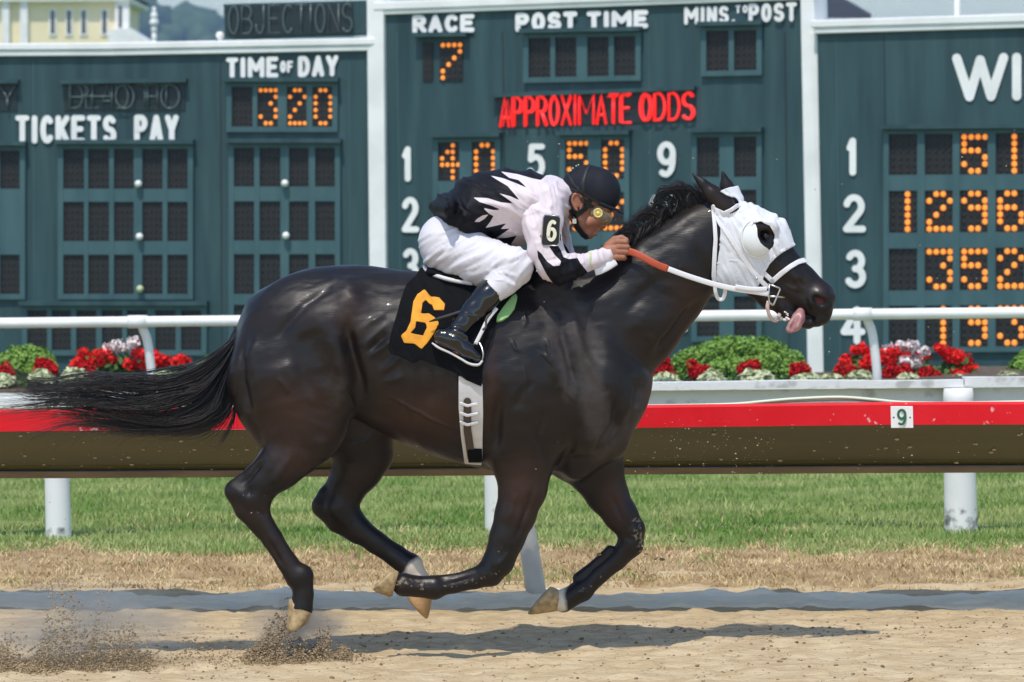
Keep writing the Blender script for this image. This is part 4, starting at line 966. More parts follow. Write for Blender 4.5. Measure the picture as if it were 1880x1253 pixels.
mixin(MT['coat'], 'pinkin', (0.09, 0.012, 0.014), 0.3, 0.8)
HB = P(760, 1206, 0) * (1, 0, 0)
horse = put('racehorse', mk(V, Q), MT['coat'], origin=HB)
tag(horse, 'dark bay racehorse galloping to the right with tongue out and number 6 cloth', 'horse')
def blob(u, v, ru, rv): return np.exp(-(((uv[:, 0]-u)/ru)**2 + ((uv[:, 1]-v)/rv)**2))
near_ = (V[:, 1] < 0.02)
attr(horse, 'brown', blob(770, 760, 90, 50) + blob(540, 760, 70, 60) + .8*blob(900, 690, 18, 90) + blob(960, 900, 40, 60) + .6*blob(1260, 560, 40, 60) + .7*blob(540, 850, 40, 30) + blob(1130, 920, 30, 50) + .6*blob(640, 580, 40, 50))
sw = np.maximum(0, 1 + pline(uv, [(1005, 540), (1045, 560), (1080, 640), (1085, 720), (1105, 790)], 16)/22)
sw = np.maximum(sw*(uv[:, 1] > 520), .75*np.maximum(0, 1 + pline(uv, [(1010, 575), (1030, 650), (1048, 720)], 10)/18))
sw = np.maximum(sw, .7*blob(690, 590, 60, 40)); sw = np.maximum(sw, .62*blob(625, 560, 22, 60)); sw = np.maximum(sw, .66*blob(620, 720, 24, 50)); sw = np.maximum(sw, .7*np.maximum(0, 1+pline(uv, [(1200, 690), (1150, 790), (1100, 840)], 6)/20))
attr(horse, 'sweat', np.clip(sw, 0, 1)*near_)
ds = 0.30*np.maximum(0, 1+pline(uv, [(915, 1000), (920, 1045), (880, 1065), (790, 1080)], 16)/14) + .50*np.maximum(0, 1+pline(uv, [(1168, 955), (1174, 1000)], 12)/14) + .34*np.maximum(0, 1+pline(uv, [(1110, 1055), (1060, 1090)], 12)/14) + .45*np.maximum(0, 1+pline(uv, [(760, 1070), (700, 1070)], 14)/20) + .35*blob(545, 1110, 30, 30)
attr(horse, 'dust', np.clip(ds, 0, .75))
far_ = V[:, 1] > 0.02
attr(horse, 'white', np.where(far_, np.maximum(psd(uv, [(735, 1066), (752, 1034), (770, 1022), (785, 1040), (800, 1062), (800, 1100), (740, 1100)]), psd(uv, [(1040, 1076), (1036, 1092), (1040, 1120), (1000, 1140), (1000, 1075)])), -50.0))
attr(horse, 'pinkin', 1.0*np.exp(-(((uv[:, 0]-1506)/9)**2 + ((uv[:, 1]-553)/8)**2))*(np.abs(V[:, 1]) < .066))
# hooves: a loft from the coronet to the ground edge
MT['hoof'] = mat('muddy_hoof', (0.24, 0.155, 0.07), 0.75, col2=(0.50, 0.37, 0.19), scale=34, bump=0.003, bscale=60)
MT['hoof_b'] = mat('amber_hoof', (0.36, 0.2, 0.075), 0.6, col2=(0.48, 0.29, 0.13), scale=18, bump=0.002, bscale=60)
def hoof(A, B, T, H, y, m, wd=0.052):
    b = MB(); n = 24; rings = []
    A, B, T, H = [P(q[0], q[1], y) for q in (A, B, T, H)]
    for k, (s, sc) in enumerate([(-.08, .84), (0.0, 0.97), (.08, 1.0), (.35, 1), (.65, 1), (.82, .98), (.92, .93), (.97, .86), (1.0, .76)]):
        f = A + (T-A)*s; e = B + (H-B)*s; c = (f+e)/2; ax = (f-e)/2*sc; an = np.arange(n)*2*np.pi/n
        ww = wd*(0.86 + 0.22*s)*sc
        rings.append(c + np.cos(an)[:, None]*ax + np.sin(an)[:, None]*np.array([0, ww, 0])*(1 - 0.15*np.cos(an)[:, None]))
    V = np.concatenate(rings + [rings[0].mean(0)[None], rings[-1].mean(0)[None] + (rings[0].mean(0)-rings[-1].mean(0))*0.12]); k = len(rings)
    F = [(i*n+j, i*n+(j+1) % n, (i+1)*n+(j+1) % n, (i+1)*n+j) for i in range(k-1) for j in range(n)]
    F += [(k*n, (j+1) % n, j) for j in range(n)] + [(k*n+1, (k-1)*n+j, (k-1)*n+(j+1) % n) for j in range(n)]
    b.add(V, F); return b.build('hoof', m, horse, smooth=True)
hoof((530, 1102), (573, 1124), (525, 1167), (566, 1144), -.15, MT['hoof'])
hoof((797, 1080), (750, 1082), (786, 1141), (747, 1099), .15, MT['hoof_b'])
hoof((716, 1098), (732, 1050), (681, 1084), (721, 1045), -.14, MT['hoof'])
hoof((1028, 1122), (1024, 1082), (964, 1131), (1010, 1076), .13, MT['hoof'])
# eye, tongue
for sg in (-1, 1):
    yy = 0.079*sg
    b = MB(); b.ball(P(1406, 434, yy), (7*PX(0), 0.011, 6*PX(0)), 16); b.build('eye', MT['eye'] if 'eye' in MT else mat('dark_eye', (0.006, 0.004, 0.003), 0.06), horse, smooth=True)
MT['tongue'] = mat('pink_tongue', (0.33, 0.13, 0.155), 0.4, col2=(0.46, 0.30, 0.24), scale=25)
TG = Grid(P(1425, 620, -.1) - (0, .02, 0), P(1490, 550, -.1) + (0, .14, 0), 0.004)
chain(TG, [(1470, 572, 8, -.02, 1.6), (1466, 585, 11, -.045, 1.2), (1459, 597, 11, -.06, 1.0), (1450, 605, 7.5, -.064, .9)], 0.015)
chain(TG, [(1466, 574, 4, -.078, 1), (1454, 604, 4, -.078, 1)], 0.012, sub=True)
V, Q = TG.mesh(0, 2); put('tongue', mk(V, Q), MT['tongue'], horse)
b = MB()
for k in range(14):
    u, v = 1441 + rng.uniform(-3, 8), 574 + rng.uniform(-3, 16); b.ball(P(u, v, -.062), 0.004*rng.uniform(.6, 1.4), 6)
b.build('froth', MT['petal_white'], horse, smooth=True)

# ------------------------------------------------------------------ hair
def strands(mb_lists, guides, n, seed, length=(0.6, 1.0), r0=0.0016, yspread=0.03, wob=5.0, seg=22, ysl=None, dens=None, sides=3, cdiv=16):
    """hair strands between neighbouring guide lines given in photograph pixels (u, v) and y"""
    r = np.random.default_rng(seed); G = [smoothline(np.array(g, float), 40) for g in guides]
    Vs, Qs = [], []; base = 0
    pr = np.array(dens, float) if dens else np.ones(len(G)-1); pr /= pr.sum()
    nc = max(6, n//cdiv); ci = r.choice(len(G)-1, nc, p=pr); ca = r.random(nc); cp = r.uniform(0, 6.28, (nc, 2)); cf = r.uniform(2.0, 7, (nc, 2)); cam_ = r.uniform(.3, 1.0, nc); cy = r.normal(0, 1, nc); cl_ = r.uniform(*length, nc)
    for k in range(n):
        c_ = r.integers(nc); i = ci[c_]; a = ca[c_] + r.normal(0, 0.16)
        g = G[i]*(1-a) + G[i+1]*a
        L = min(1.0, cl_[c_]*r.uniform(.8, 1.05)); s = np.linspace(0, L*39, seg); j = np.minimum(s.astype(int), 38); f = (s-j)[:, None]
        q = g[j]*(1-f) + g[j+1]*f
        t = np.linspace(0, 1, seg)
        ph, fr = cp[c_] + r.normal(0, .5, 2), cf[c_]
        am = wob*cam_[c_]*r.uniform(.7, 1.2)*t**1.2
        q[:, 0] += am*0.5*np.sin(fr[0]*t*2+ph[0]); q[:, 1] += am*np.sin(fr[1]*t+ph[1]) + r.normal(0, 2.2)*t
        y = q[:, 2] + (cy[c_] + .3*r.normal(0, 1))*yspread*(0.35 + 0.65*t) + 0.3*yspread*np.sin(fr[0]*t+ph[1])
        p = P(q[:, 0], q[:, 1], y)
        rad = r0*r.uniform(.6, 1.3)*(1 - 0.75*t**1.5)
        tg = np.gradient(p, axis=0); tg /= np.linalg.norm(tg, axis=1, keepdims=True)+1e-9
        A = np.cross(tg, (0.1, 0.9, 0.3)); A /= np.linalg.norm(A, axis=1, keepdims=True)+1e-9; B = np.cross(tg, A)
        an = np.arange(sides)*2*np.pi/sides
        ring = p[:, None] + rad[:, None, None]*(np.cos(an)[None, :, None]*A[:, None] + np.sin(an)[None, :, None]*B[:, None])
        Vs.append(ring.reshape(-1, 3)); ii = base + np.arange((seg-1)*sides).reshape(seg-1, sides)
        Qs.append(np.stack([ii, np.roll(ii, -1, 1), np.roll(ii, -1, 1)+sides, ii+sides], -1).reshape(-1, 4)); base += seg*sides
    return np.concatenate(Vs), np.concatenate(Qs)
MT['hair'] = mat('black_hair', (0.008, 0.0065, 0.006), 0.38, col2=(0.02, 0.013, 0.01), scale=12, spec=0.5)
def y3(l, y0=0.0, y1=0.0): 
    k = len(l); return [(u, v, y0+(y1-y0)*i/(k-1)) for i, (u, v) in enumerate(l)]
TGD = [[(452, 590), (425, 620), (388, 652), (345, 674), (305, 686), (262, 690), (222, 668), (203, 634)],
 [(450, 595), (415, 636), (368, 672), (310, 692), (250, 690), (190, 690), (150, 690), (110, 700), (60, 705), (22, 688), (3, 672)],
 [(446, 602), (408, 652), (357, 690), (295, 708), (235, 705), (170, 700), (110, 712), (60, 712), (15, 686)],
 [(442, 612), (406, 668), (362, 710), (300, 728), (240, 735), (180, 728), (120, 725), (60, 728), (20, 720)],
 [(438, 622), (408, 683), (372, 730), (320, 752), (260, 758), (190, 752), (120, 740), (60, 748), (-10, 756)],
 [(434, 632), (412, 695), (387, 745), (335, 768), (270, 776), (200, 768), (130, 755), (70, 752), (0, 754)],
 [(431, 642), (418, 705), (402, 755), (360, 782), (300, 787), (230, 782), (150, 768), (80, 775), (5, 795)],
 [(428, 652), (424, 710), (415, 752), (390, 778), (350, 790), (280, 793), (180, 784), (100, 800), (62, 842)],
 [(426, 662), (428, 712), (430, 750), (418, 785), (403, 808), (393, 824)]]
tg = [y3(g, -0.01, -0.03) for g in TGD]
V1, Q1 = strands(None, tg, 1250, 5, length=(0.28, 1.05), yspread=0.055, wob=17, dens=[.12, 1.2, 1.8, 2.2, 2.2, 1.8, 1.1, .35], r0=0.0017, cdiv=11)
V2, Q2 = strands(None, tg[1:8], 330, 6, length=(0.6, 1.06), yspread=0.06, wob=26, r0=0.0011)
V3, Q3 = strands(None, tg[6:] + [y3([(427, 668), (433, 722), (437, 762), (441, 792), (432, 818)], -0.01, -0.03)], 330, 8, length=(0.35, 1.0), yspread=0.03, wob=8, r0=0.0013)
V4, Q4 = strands(None, [y3([(452, 588), (438, 606), (424, 632), (412, 668)], 0, -.01), y3([(432, 640), (424, 668), (420, 700), (418, 720)], 0, -.01)], 380, 9, length=(.8, 1), yspread=0.03, wob=2, r0=0.003)
allV = np.concatenate([V1, V2, V3, V4]); n1, n2, n3 = len(V1), len(V2), len(V3)
put('tail', mk(allV, np.concatenate([Q1, Q2+n1, Q3+n1+n2, Q4+n1+n2+n3])), MT['hair'], horse)
# mane: roots along the crest, blown up and back
RT_ = [(1302, 372), (1285, 378), (1265, 389), (1245, 403), (1227, 416), (1208, 431), (1190, 446), (1172, 461), (1155, 474), (1135, 486)]
TP_ = [[(1292, 352), (1262, 342), (1250, 352)], [(1262, 345), (1232, 342), (1212, 360)], [(1245, 352), (1212, 352), (1200, 378), (1198, 395)], [(1225, 372), (1200, 372), (1190, 400)],
       [(1205, 390), (1185, 385), (1172, 415)], [(1190, 398), (1165, 400), (1145, 430)], [(1172, 410), (1150, 408), (1132, 440)], [(1155, 425), (1135, 425), (1118, 450)], [(1140, 445), (1122, 448), (1105, 470)], [(1125, 462), (1110, 468), (1095, 485)]]
mg = [y3([a] + t, 0.005, 0.03) for a, t in zip(RT_, TP_)]
Va, Qa = strands(None, mg, 620, 12, length=(0.35, 1.15), yspread=0.03, wob=9, seg=16, r0=0.0018, cdiv=4)
mu_ = [y3([a, (a[0]-7+4*math.sin(k*2.3), a[1]-20), (a[0]-20+6*math.sin(k*1.7), a[1]-34+8*math.cos(k*2.9)), (a[0]-36, a[1]-36+12*math.sin(k*3.1))], 0.0, 0.02) for k, a in enumerate(RT_)]
Vd, Qd = strands(None, mu_, 420, 15, length=(0.35, 1.1), yspread=0.03, wob=9, seg=14, r0=0.0017, cdiv=3, dens=[.6, 1.2, 1.6, 1.4, 1, .7, .5, .4, .3])
mg2 = [y3([a] + [(a[0]-8+ (t[0][0]-a[0])*.5, a[1]-12+(t[0][1]-a[1])*.4), (a[0]-26, a[1]-4), (a[0]-42, a[1]+16)], 0.005, -0.03) for a, t in zip(RT_, TP_)]
Vb, Qb = strands(None, mg2, 420, 13, length=(0.4, 1.05), yspread=0.024, wob=7, seg=12, r0=0.0018, cdiv=3, dens=[.2, .4, .7, 1, 1, 1.2, 1.5, 1.5, 1.2])
Vc, Qc = strands(None, mg[1:7], 160, 14, length=(0.8, 1.3), yspread=0.04, wob=18, seg=16, r0=0.0010, cdiv=3)
_o = np.cumsum([0, len(Va), len(Vb), len(Vc)]); Va = np.concatenate([Va, Vb, Vc, Vd]); Qa = np.concatenate([Qa, Qb+_o[1], Qc+_o[2], Qd+_o[3]]); 
put('mane', mk(Va, Qa), MT['hair'], horse)
# ------------------------------------------------------------------ tack
MT['black_cloth'] = mat('black_cloth', (0.0045, 0.0044, 0.005), 0.85, bump=0.002, bscale=30, spec=0.12)
MT['gold'] = mat('golden_felt', (0.72, 0.30, 0.015), 0.75, var=0.12, scale=20, bump=0.002, bscale=40)
MT['mesh_white'] = mat('white_mesh_fabric', (0.69, 0.70, 0.73), 0.75, var=0.04, scale=20, bump=0.0012, bscale=300)
MT['strap_white'] = mat('white_leather', (0.76, 0.75, 0.76), 0.45)
MT['plastic_white'] = mat('white_plastic', (0.72, 0.74, 0.73), 0.25)
MT['orange'] = mat('orange_rubber', (0.42, 0.062, 0.018), 0.5, var=0.1, scale=40, bump=0.001, bscale=250)
MT['elastic'] = mat('grey_white_webbing', (0.62, 0.60, 0.58), 0.7, var=0.08, scale=15, bump=0.001, bscale=120)
MT['brown'] = mat('dark_brown_leather', (0.05, 0.035, 0.025), 0.5, var=0.3, scale=20)
MT['pad_green'] = mat('green_foam', (0.26, 0.48, 0.17), 0.7)
def both(grid, iso, fsel, name, m, parent, thick):
    for sg in (-1, 1): shell(grid, iso, lambda uv, V: np.where(V[:, 1]*sg > 0, fsel(uv, V), -1.0), name, m, parent, thick)
def tackobj(o, label, cat): return tag(o, label, cat)
def fpoly(poly): return lambda uv, V: psd(uv, poly)
def fline(line, half): return lambda uv, V: pline(uv, line, half)
def trunk(f): return lambda uv, V: np.where(np.abs(V[:, 1]) < 0.5, f(uv, V), -1)
CL = [(778, 488), (765, 504), (747, 524), (735, 555), (725, 590), (716, 620), (713, 640), (718, 650), (735, 655), (758, 667), (766, 664), (772, 660), (800, 671), (840, 686), (856, 698), (884, 710), (886, 680), (892, 650), (901, 625), (913, 592), (930, 560), (948, 536), (968, 520), (985, 500), (985, 440), (778, 440)]
def crumple(o, amp, sc, seed=3):
    me = o.data; n = len(me.vertices); a = np.empty(n*3, np.float32); me.vertices.foreach_get('co', a); a = a.reshape(-1, 3)
    nr = np.empty(n*3, np.float32); me.vertices.foreach_get('normal', nr); nr = nr.reshape(-1, 3)
    d = gnoise(a[:, 0]*1.0 + a[:, 2]*0.5, a[:, 2]*0.55 - a[:, 0]*.3 + a[:, 1]*0.7, seed, [(sc, sc*2.4, amp), (sc*.45, sc*1.2, amp*.5)])
    me.vertices.foreach_set('co', (a + nr*np.abs(d)[:, None]).ravel()); me.update()
cl = shell(HG, 0.012, fpoly(CL), 'saddle_cloth', MT['black_cloth'], None, 0.004, origin=P(840, 600, 0))
crumple(cl, 0.007, 0.06)
tackobj(cl, 'black saddle cloth with a golden number 6 under the saddle', 'saddle cloth')
SIX = [(780, 534), (790, 545), (807, 547), (817, 559), (815, 571), (797, 571), (794, 562), (787, 559), (781, 552), (776, 556), (773, 576), (787, 576), (798, 584), (806, 594), (797, 612), (785, 630), (774, 641), (762, 632), (742, 630), (736, 617), (747, 607), (754, 590), (759, 555), (767, 540)]
HOLE = [(764, 591), (782, 593), (784, 602), (777, 617), (754, 612), (762, 602)]
nm = shell(HG, 0.0165, lambda uv, V: np.minimum(psd(uv, SIX), -psd(uv, HOLE)), 'numeral', MT['gold'], cl, 0.004, near=True)
crumple(nm, 0.007, 0.06)
gr = shell(HG, 0.009, fpoly([(842, 690), (886, 705), (887, 760), (886, 800), (884, 855), (853, 852), (846, 800), (842, 750)]), 'girth', MT['elastic'], None, 0.006, origin=P(865, 780, 0))
tackobj(gr, 'pale elastic girth strap below the black saddle cloth', 'girth')
shell(HG, 0.0155, fline([(858, 738), (858, 790), (865, 840)], 7), 'strap', MT['brown'], gr, 0.005, near=True)
for v in (744, 762, 779): shell(HG, 0.0215, fline([(846, v-3), (858, v+2), (876, v-2)], 2.3), 'keeper', MT['strap_white'], gr, 0.005, near=True)
shell(HG, 0.0165, fpoly([(858, 826), (884, 826), (884, 850), (860, 850)]), 'buckle', MT['black_cloth'], gr, 0.006, near=True)
# saddle
SG = Grid(P(770, 560, 0) + (0, -.3, 0), P(960, 460, 0) + (0, .3, 0), 0.007)
chain(SG, [(792, 500, 13, 0, 5.0), (840, 512, 13, 0, 6.2), (900, 516, 14, 0, 5.4), (940, 512, 16, 0, 3.6)], 0.02)
sad = empty('saddle', tuple(P(860, 520, 0)), 'small racing saddle with a pale rim under the jockey', 'saddle')
V, Q = SG.mesh(0, 2); put('seat', mk(V, Q), MT['black_cloth'], sad)
b = MB()
for sg in (-1, 1):
    ln = smoothline([(779, 489, .03), (783, 496, .085), (795, 504, .135), (815, 511, .165), (840, 517, .18), (868, 521, .185)], 30)
    b.tube(P(ln[:, 0], ln[:, 1], sg*ln[:, 2]), 3.8*PX(0), 10)
b.build('rim', MT['elastic'], sad, smooth=True)
shell(HG, 0.027, fpoly([(940, 544), (947, 538), (950, 546), (945, 565), (934, 580), (922, 588), (911, 590), (913, 580), (922, 566), (932, 553)]), 'foam_pad', MT['pad_green'], sad, 0.017, near=True)
def strapline(pts, y, half, flat=.3, n=30, off=0.0, follow=None, sign=-1):
    ln = smoothline([(p[0], p[1]) for p in pts], n); yy = np.interp(np.linspace(0, len(pts)-1, n), np.arange(len(pts)), y)
    if follow is not None:
        for i in range(n):
            h = follow.hit(ln[i, 0], ln[i, 1])
            if h is not None: yy[i] = min(yy[i], h-off)
        yy = np.convolve(np.concatenate([yy[:1]*1, yy[:1], yy, yy[-1:], yy[-1:]]), np.ones(5)/5, 'valid')
    b = MB(); b.tube(P(ln[:, 0], ln[:, 1], yy), half*PX(0), 10, squash=(0, 1, 0), flat=flat); return b
for sg in (-1, 1):
    o = strapline([(912, 566), (895, 588), (884, 610), (873, 632)], [.285*sg, .30*sg, .32*sg, .335*sg], 3.6).build('stirrup_leather', MT['elastic'], sad, smooth=True)
    b = MB(); ln = smoothline([(874, 628), (864, 640), (858, 655), (868, 668), (881, 668), (887, 655), (885, 640), (879, 628)], 30)
    yy = sg*np.interp(np.arange(30), [0, 8, 15, 22, 29], [.335, .30, .30, .365, .335]); b.tube(P(ln[:, 0], ln[:, 1], yy), 1.8*PX(0), 8); b.build('stirrup_iron', MT['metal'], sad, smooth=True)
    b = strapline([(905, 572), (893, 585), (892, 600), (886, 606)], [.29*sg, .305*sg, .315*sg, .32*sg], 2.0); b.build('stirrup_leather', MT['brown'], sad, smooth=True)
# blinker hood
HOOD = [(1322, 351), (1340, 344), (1372, 342), (1405, 358), (1432, 385), (1452, 420), (1462, 448), (1456, 451), (1435, 462), (1422, 472), (1411, 484), (1402, 500), (1398, 512), (1388, 534), (1365, 534), (1330, 524), (1315, 517), (1315, 503), (1317, 484), (1321, 460), (1323, 430), (1321, 408), (1312, 386), (1312, 380), (1328, 389), (1343, 393), (1356, 386), (1360, 374), (1351, 364), (1336, 359)]
EYEH = [(1383, 410), (1397, 407), (1414, 415), (1422, 432), (1421, 447), (1414, 460), (1405, 462), (1390, 455), (1380, 440), (1378, 420)]
hood = shell(HG, 0.0075, lambda uv, V: np.minimum(psd(uv, HOOD), -psd(uv, EYEH)), 'blinker_hood', MT['mesh_white'], None, 0.005, origin=P(1370, 440, 0))
crumple(hood, 0.005, 0.022)
tackobj(hood, 'white mesh blinker hood over the horse head with a plastic eye cup', 'blinker hood')
shell(HG, 0.0115, fline([(1398, 514), (1402, 500), (1411, 484), (1422, 472), (1435, 462), (1458, 449)], 2.6), 'hem', MT['strap_white'], hood, 0.005)
both(HG, 0.0105, fline([(1378, 402), (1397, 401), (1419, 411), (1428, 432), (1427, 450), (1417, 466)], 3.0), 'eye_binding', MT['strap_white'], hood, 0.004)
both(HG, 0.0105, fline([(1312, 384), (1328, 391), (1343, 396), (1358, 388), (1363, 374), (1352, 361), (1336, 356)], 2.5), 'ear_binding', MT['strap_white'], hood, 0.004)
both(HG, 0.0110, fline([(1317, 484), (1345, 478), (1375, 488), (1402, 490)], 1.2), 'seam', MT['strap_white'], hood, 0.004)
CUP = [(1381, 406), (1386, 409), (1390, 420), (1391, 435), (1396, 446), (1402, 452), (1411, 458), (1413, 462), (1408, 469), (1398, 473), (1386, 473), (1373, 466), (1364, 452), (1361, 434), (1364, 420), (1372, 410)]
hy = HG.hit(1384, 442) or -0.1
for sg in (-1, 1):
    EG = Grid(P(1350, 485, 0) + (0, -.25, 0), P(1425, 395, 0) + (0, .25, 0), 0.0035)
    yc = sg*(abs(hy)-0.006)
    EG.cone(P(1388, 440, yc), P(1391, 442, yc), 31*PX(0), 31*PX(0), 0.62, 0.01)
    o = shell(EG, 0.0, lambda uv, V: np.where(V[:, 1]*sg > abs(yc)-0.004, psd(uv, CUP), -1), 'eye_cup', MT['plastic_white'], hood, 0.003)
b = MB()
rim = smoothline(CUP[8:] + CUP[:2], 30); ry = []
for u, v in rim: ry.append((HG.hit(u, v) or -0.1) - 0.012)
b.tube(P(rim[:, 0], rim[:, 1], np.array(ry)), 1.8*PX(0), 8); b.build('cup_flange', MT['plastic_white'], hood, smooth=True)
# bridle
br = empty('bridle', tuple(P(1380, 480, 0)), 'white bridle with noseband and steel bit on the horse head', 'bridle')
both(HG, 0.015, fline([(1314, 392), (1322, 410), (1336, 430), (1360, 468), (1382, 500), (1397, 516), (1408, 527)], 4.2), 'cheek_strap', MT['strap_white'], br, 0.006)
both(HG, 0.013, fline([(1309, 380), (1312, 410), (1314, 440), (1312, 475), (1311, 508), (1313, 524)], 3.6), 'throat_strap', MT['strap_white'], br, 0.005)
both(HG, 0.013, fline([(1328, 393), (1343, 386), (1359, 375)], 3.4), 'browband', MT['strap_white'], br, 0.006)
shell(HG, 0.0085, fline([(1480, 477), (1468, 480), (1452, 489), (1434, 503), (1418, 517)], 4.4), 'noseband', MT['strap_white'], br, 0.007)
both(HG, 0.0085, fline([(1404, 503), (1418, 517)], 4.0), 'noseband', MT['strap_white'], br, 0.006)
b = strapline([(1312, 520), (1314, 538), (1319, 549), (1327, 549), (1331, 538), (1331, 530)], [-.085, -.08, -.06, -.06, -.07, -.085], 3.6); b.build('throat_strap', MT['strap_white'], br, smooth=True)
yb = -0.085
b = MB(); b.tube(P(np.array([1410, 1431, 1432, 1421, 1419.]), np.array([522, 529, 532, 558, 561.]), np.full(5, yb-.012)), 1.8*PX(0), 8)
b.tube(P(np.array([1413, 1411, 1412, 1419.]), np.array([522, 540, 556, 561.]), np.full(4, yb-.012)), 1.8*PX(0), 8)
b.tube([P(1414, 545, yb-.012), P(1440, 546, yb+.02), P(1440, 546, -yb-.02), P(1414, 545, -yb+.012)], 2.0*PX(0), 8)
b.build('bit', MT['metal'], br, smooth=True)
b = strapline([(1411, 553), (1409, 565), (1413, 580), (1420, 588), (1427, 588), (1431, 578), (1436, 572)], [yb-.01, yb-.01, yb, yb+.02, yb+.04, yb+.06, yb+.07], 3.6, .5); b.build('curb_strap', mat('worn_pink_leather', (0.55, 0.42, 0.37), 0.6), br, smooth=True)
b = MB(); b.ball(P(1389, 512, -.098), (.006, .004, .006), 8); b.build('cheek_buckle', MT['metal'], br, smooth=True)
# reins
rn = empty('reins', tuple(P(1260, 500, -.15)), 'orange and white reins from the jockey hand to the bit', 'reins')
b = strapline([(1143, 461), (1155, 462), (1172, 468), (1190, 478), (1208, 487), (1226, 494)], [-.115, -.13, -.145, -.16, -.165, -.165], 6.8, .22, follow=HG, off=.014); b.build('rubber_grip', MT['orange'], rn, smooth=True)
b = strapline([(1224, 493), (1262, 507), (1310, 522), (1350, 531), (1385, 536), (1411, 540)], [-.165, -.155, -.14, -.13, -.115, -.10], 5.2, .22, follow=HG, off=.02, n=40); b.build('strap', MT['strap_white'], rn, smooth=True)
b = strapline([(1350, 527), (1380, 531), (1408, 531)], [-.14, -.125, -.105], 4.4, .25, follow=HG, off=.026); b.build('strap', MT['strap_white'], rn, smooth=True)
b = strapline([(1135, 455), (1190, 470), (1262, 503), (1340, 520), (1412, 538)], [.10, .155, .15, .13, .10], 5.2, .22, n=40); b.build('strap', MT['strap_white'], rn, smooth=True)
b = strapline([(1092, 499), (1102, 496), (1116, 489), (1130, 480)], [-.17, -.165, -.15, -.13], 8, .22); b.build('strap', MT['strap_white'], rn, smooth=True)
# ------------------------------------------------------------------ the jockey
MT['skin'] = mat('tanned_skin', (0.30, 0.115, 0.062), 0.6, col2=(0.38, 0.165, 0.10), scale=18, bump=0.0006, bscale=160, spec=0.4)
MT['skin'].node_tree.nodes['Principled BSDF'].inputs['Subsurface Weight'].default_value = 0.08
MT['skin'].node_tree.nodes['Principled BSDF'].inputs['Subsurface Radius'].default_value = (0.01, 0.004, 0.002)
MT['silk'] = mat('pale_pink_silk', (0.70, 0.615, 0.645), 0.62, bump=0.0014, bscale=22, spec=0.2)
MT['breech'] = mat('white_breeches', (0.66, 0.64, 0.68), 0.6, bump=0.001, bscale=25, spec=0.35)
MT['boot'] = mat('polished_black_leather', (0.0035, 0.0038, 0.005), 0.17, spec=0.55, bump=0.001, bscale=22, coat=0.3)
MT['helmet'] = mat('navy_black_helmet_cover', (0.009, 0.010, 0.0155), 0.65, bump=0.0009, bscale=45, spec=0.25)
MT['black_rubber'] = mat('black_webbing', (0.008, 0.008, 0.009), 0.6)
mixin(MT['silk'], 'black', (0.0045, 0.0045, 0.007), -0.25, 0.25)
def folds(uv, ang, long_, short, seed):
    c, s = math.cos(math.radians(ang)), math.sin(math.radians(ang)); p, q = uv[:, 0]*c + uv[:, 1]*s, -uv[:, 0]*s + uv[:, 1]*c
    q = q + 6*gnoise(p, q, seed+7, [(70, 50, 1)])
    a = gnoise(p, q, seed, [(long_, short, 1)]); b = gnoise(p, q, seed+1, [(long_*.6, short*.55, 1)])
    return np.exp(-(a/.45)**2) + 0.6*np.exp(-(b/.45)**2)
def gmesh(g, name, m, parent, iso=0.0, smooth=2, creases=(), origin=None, fold=None):
    V, Q = g.mesh(iso, smooth)
    if creases:
        N = vnormals(V, Q); uv = UV(V); d = np.zeros(len(V))
        for ln, w_, a in creases: d += a*np.exp(-(pline(uv, ln, 0.0)/w_)**2)
        if fold: d += fold[0]*folds(uv, *fold[1:])
        V = V + N*d[:, None]
    return put(name, mk(V, Q), m, parent, origin), V
# body: one skin surface, with the hands and head finer
BG = Grid(P(755, 690, 0) + (0, -.4, 0), P(1165, 290, 0) + (0, .4, 0), 0.0075)
chain(BG, [(824, 440, 44, 0, 1.5), (850, 405, 40, 0, 1.6), (890, 384, 46, 0, 1.65), (940, 374, 46, 0, 1.75), (985, 370, 38, 0, 2.2), (1006, 372, 30, 0, 2.6)], 0.03)
chain(BG, [(1005, 368, 26, 0, 1.2), (1040, 372, 23, 0, 1.05), (1062, 378, 22, 0, 1.1)], 0.02)
for sg in (-1, 1):
    du = 0 if sg < 0 else 12
    chain(BG, [(822, 448, 46, .08*sg, .95), (885, 478, 36, .17*sg, .95), (943, 490, 28, .235*sg, .95), (925, 518, 22, .25*sg, .95), (880, 558, 18, .275*sg, .95), (842, 604, 14, .30*sg, .9), (836, 618, 14, .315*sg, .9)], 0.02)
    chain(BG, [(808, 622, 11, .315*sg, .9), (845, 638, 13, .315*sg, 1), (876, 656, 8, .315*sg, 1.3)], 0.015)
    chain(BG, [(1000+du, 376, 28, .16*sg, .9), (1002+du, 420, 23, .215*sg, .9), (1012+du, 478, 19, .245*sg, .9), (1022+du, 492, 18, .245*sg, .9), (1060+du, 486, 14, .20*sg, .9), (1095+du, 472, 11, .15*sg, .85), (1108+du, 468, 11, .125*sg, .8)], 0.012)
V0, Q0 = BG.mesh(0, 1)
FG = Grid(P(1020, 450, 0) + (0, -.13, 0), P(1150, 290, 0) + (0, .13, 0), 0.0035)
chain(FG, [(1076, 350, 38, 0, .84), (1092, 352, 38, 0, .82)], 0.02)
chain(FG, [(1096, 380, 24, 0, 1.0), (1088, 405, 19, 0, 1.15), (1078, 424, 13, 0, 1.2)], 0.02)
chain(FG, [(1058, 388, 18, 0, 1.7), (1066, 410, 13, 0, 1.9), (1078, 427, 10, 0, 1.5)], 0.02)
chain(FG, [(1040, 372, 22, 0, 1.05), (1062, 380, 24, 0, 1.2)], 0.02)
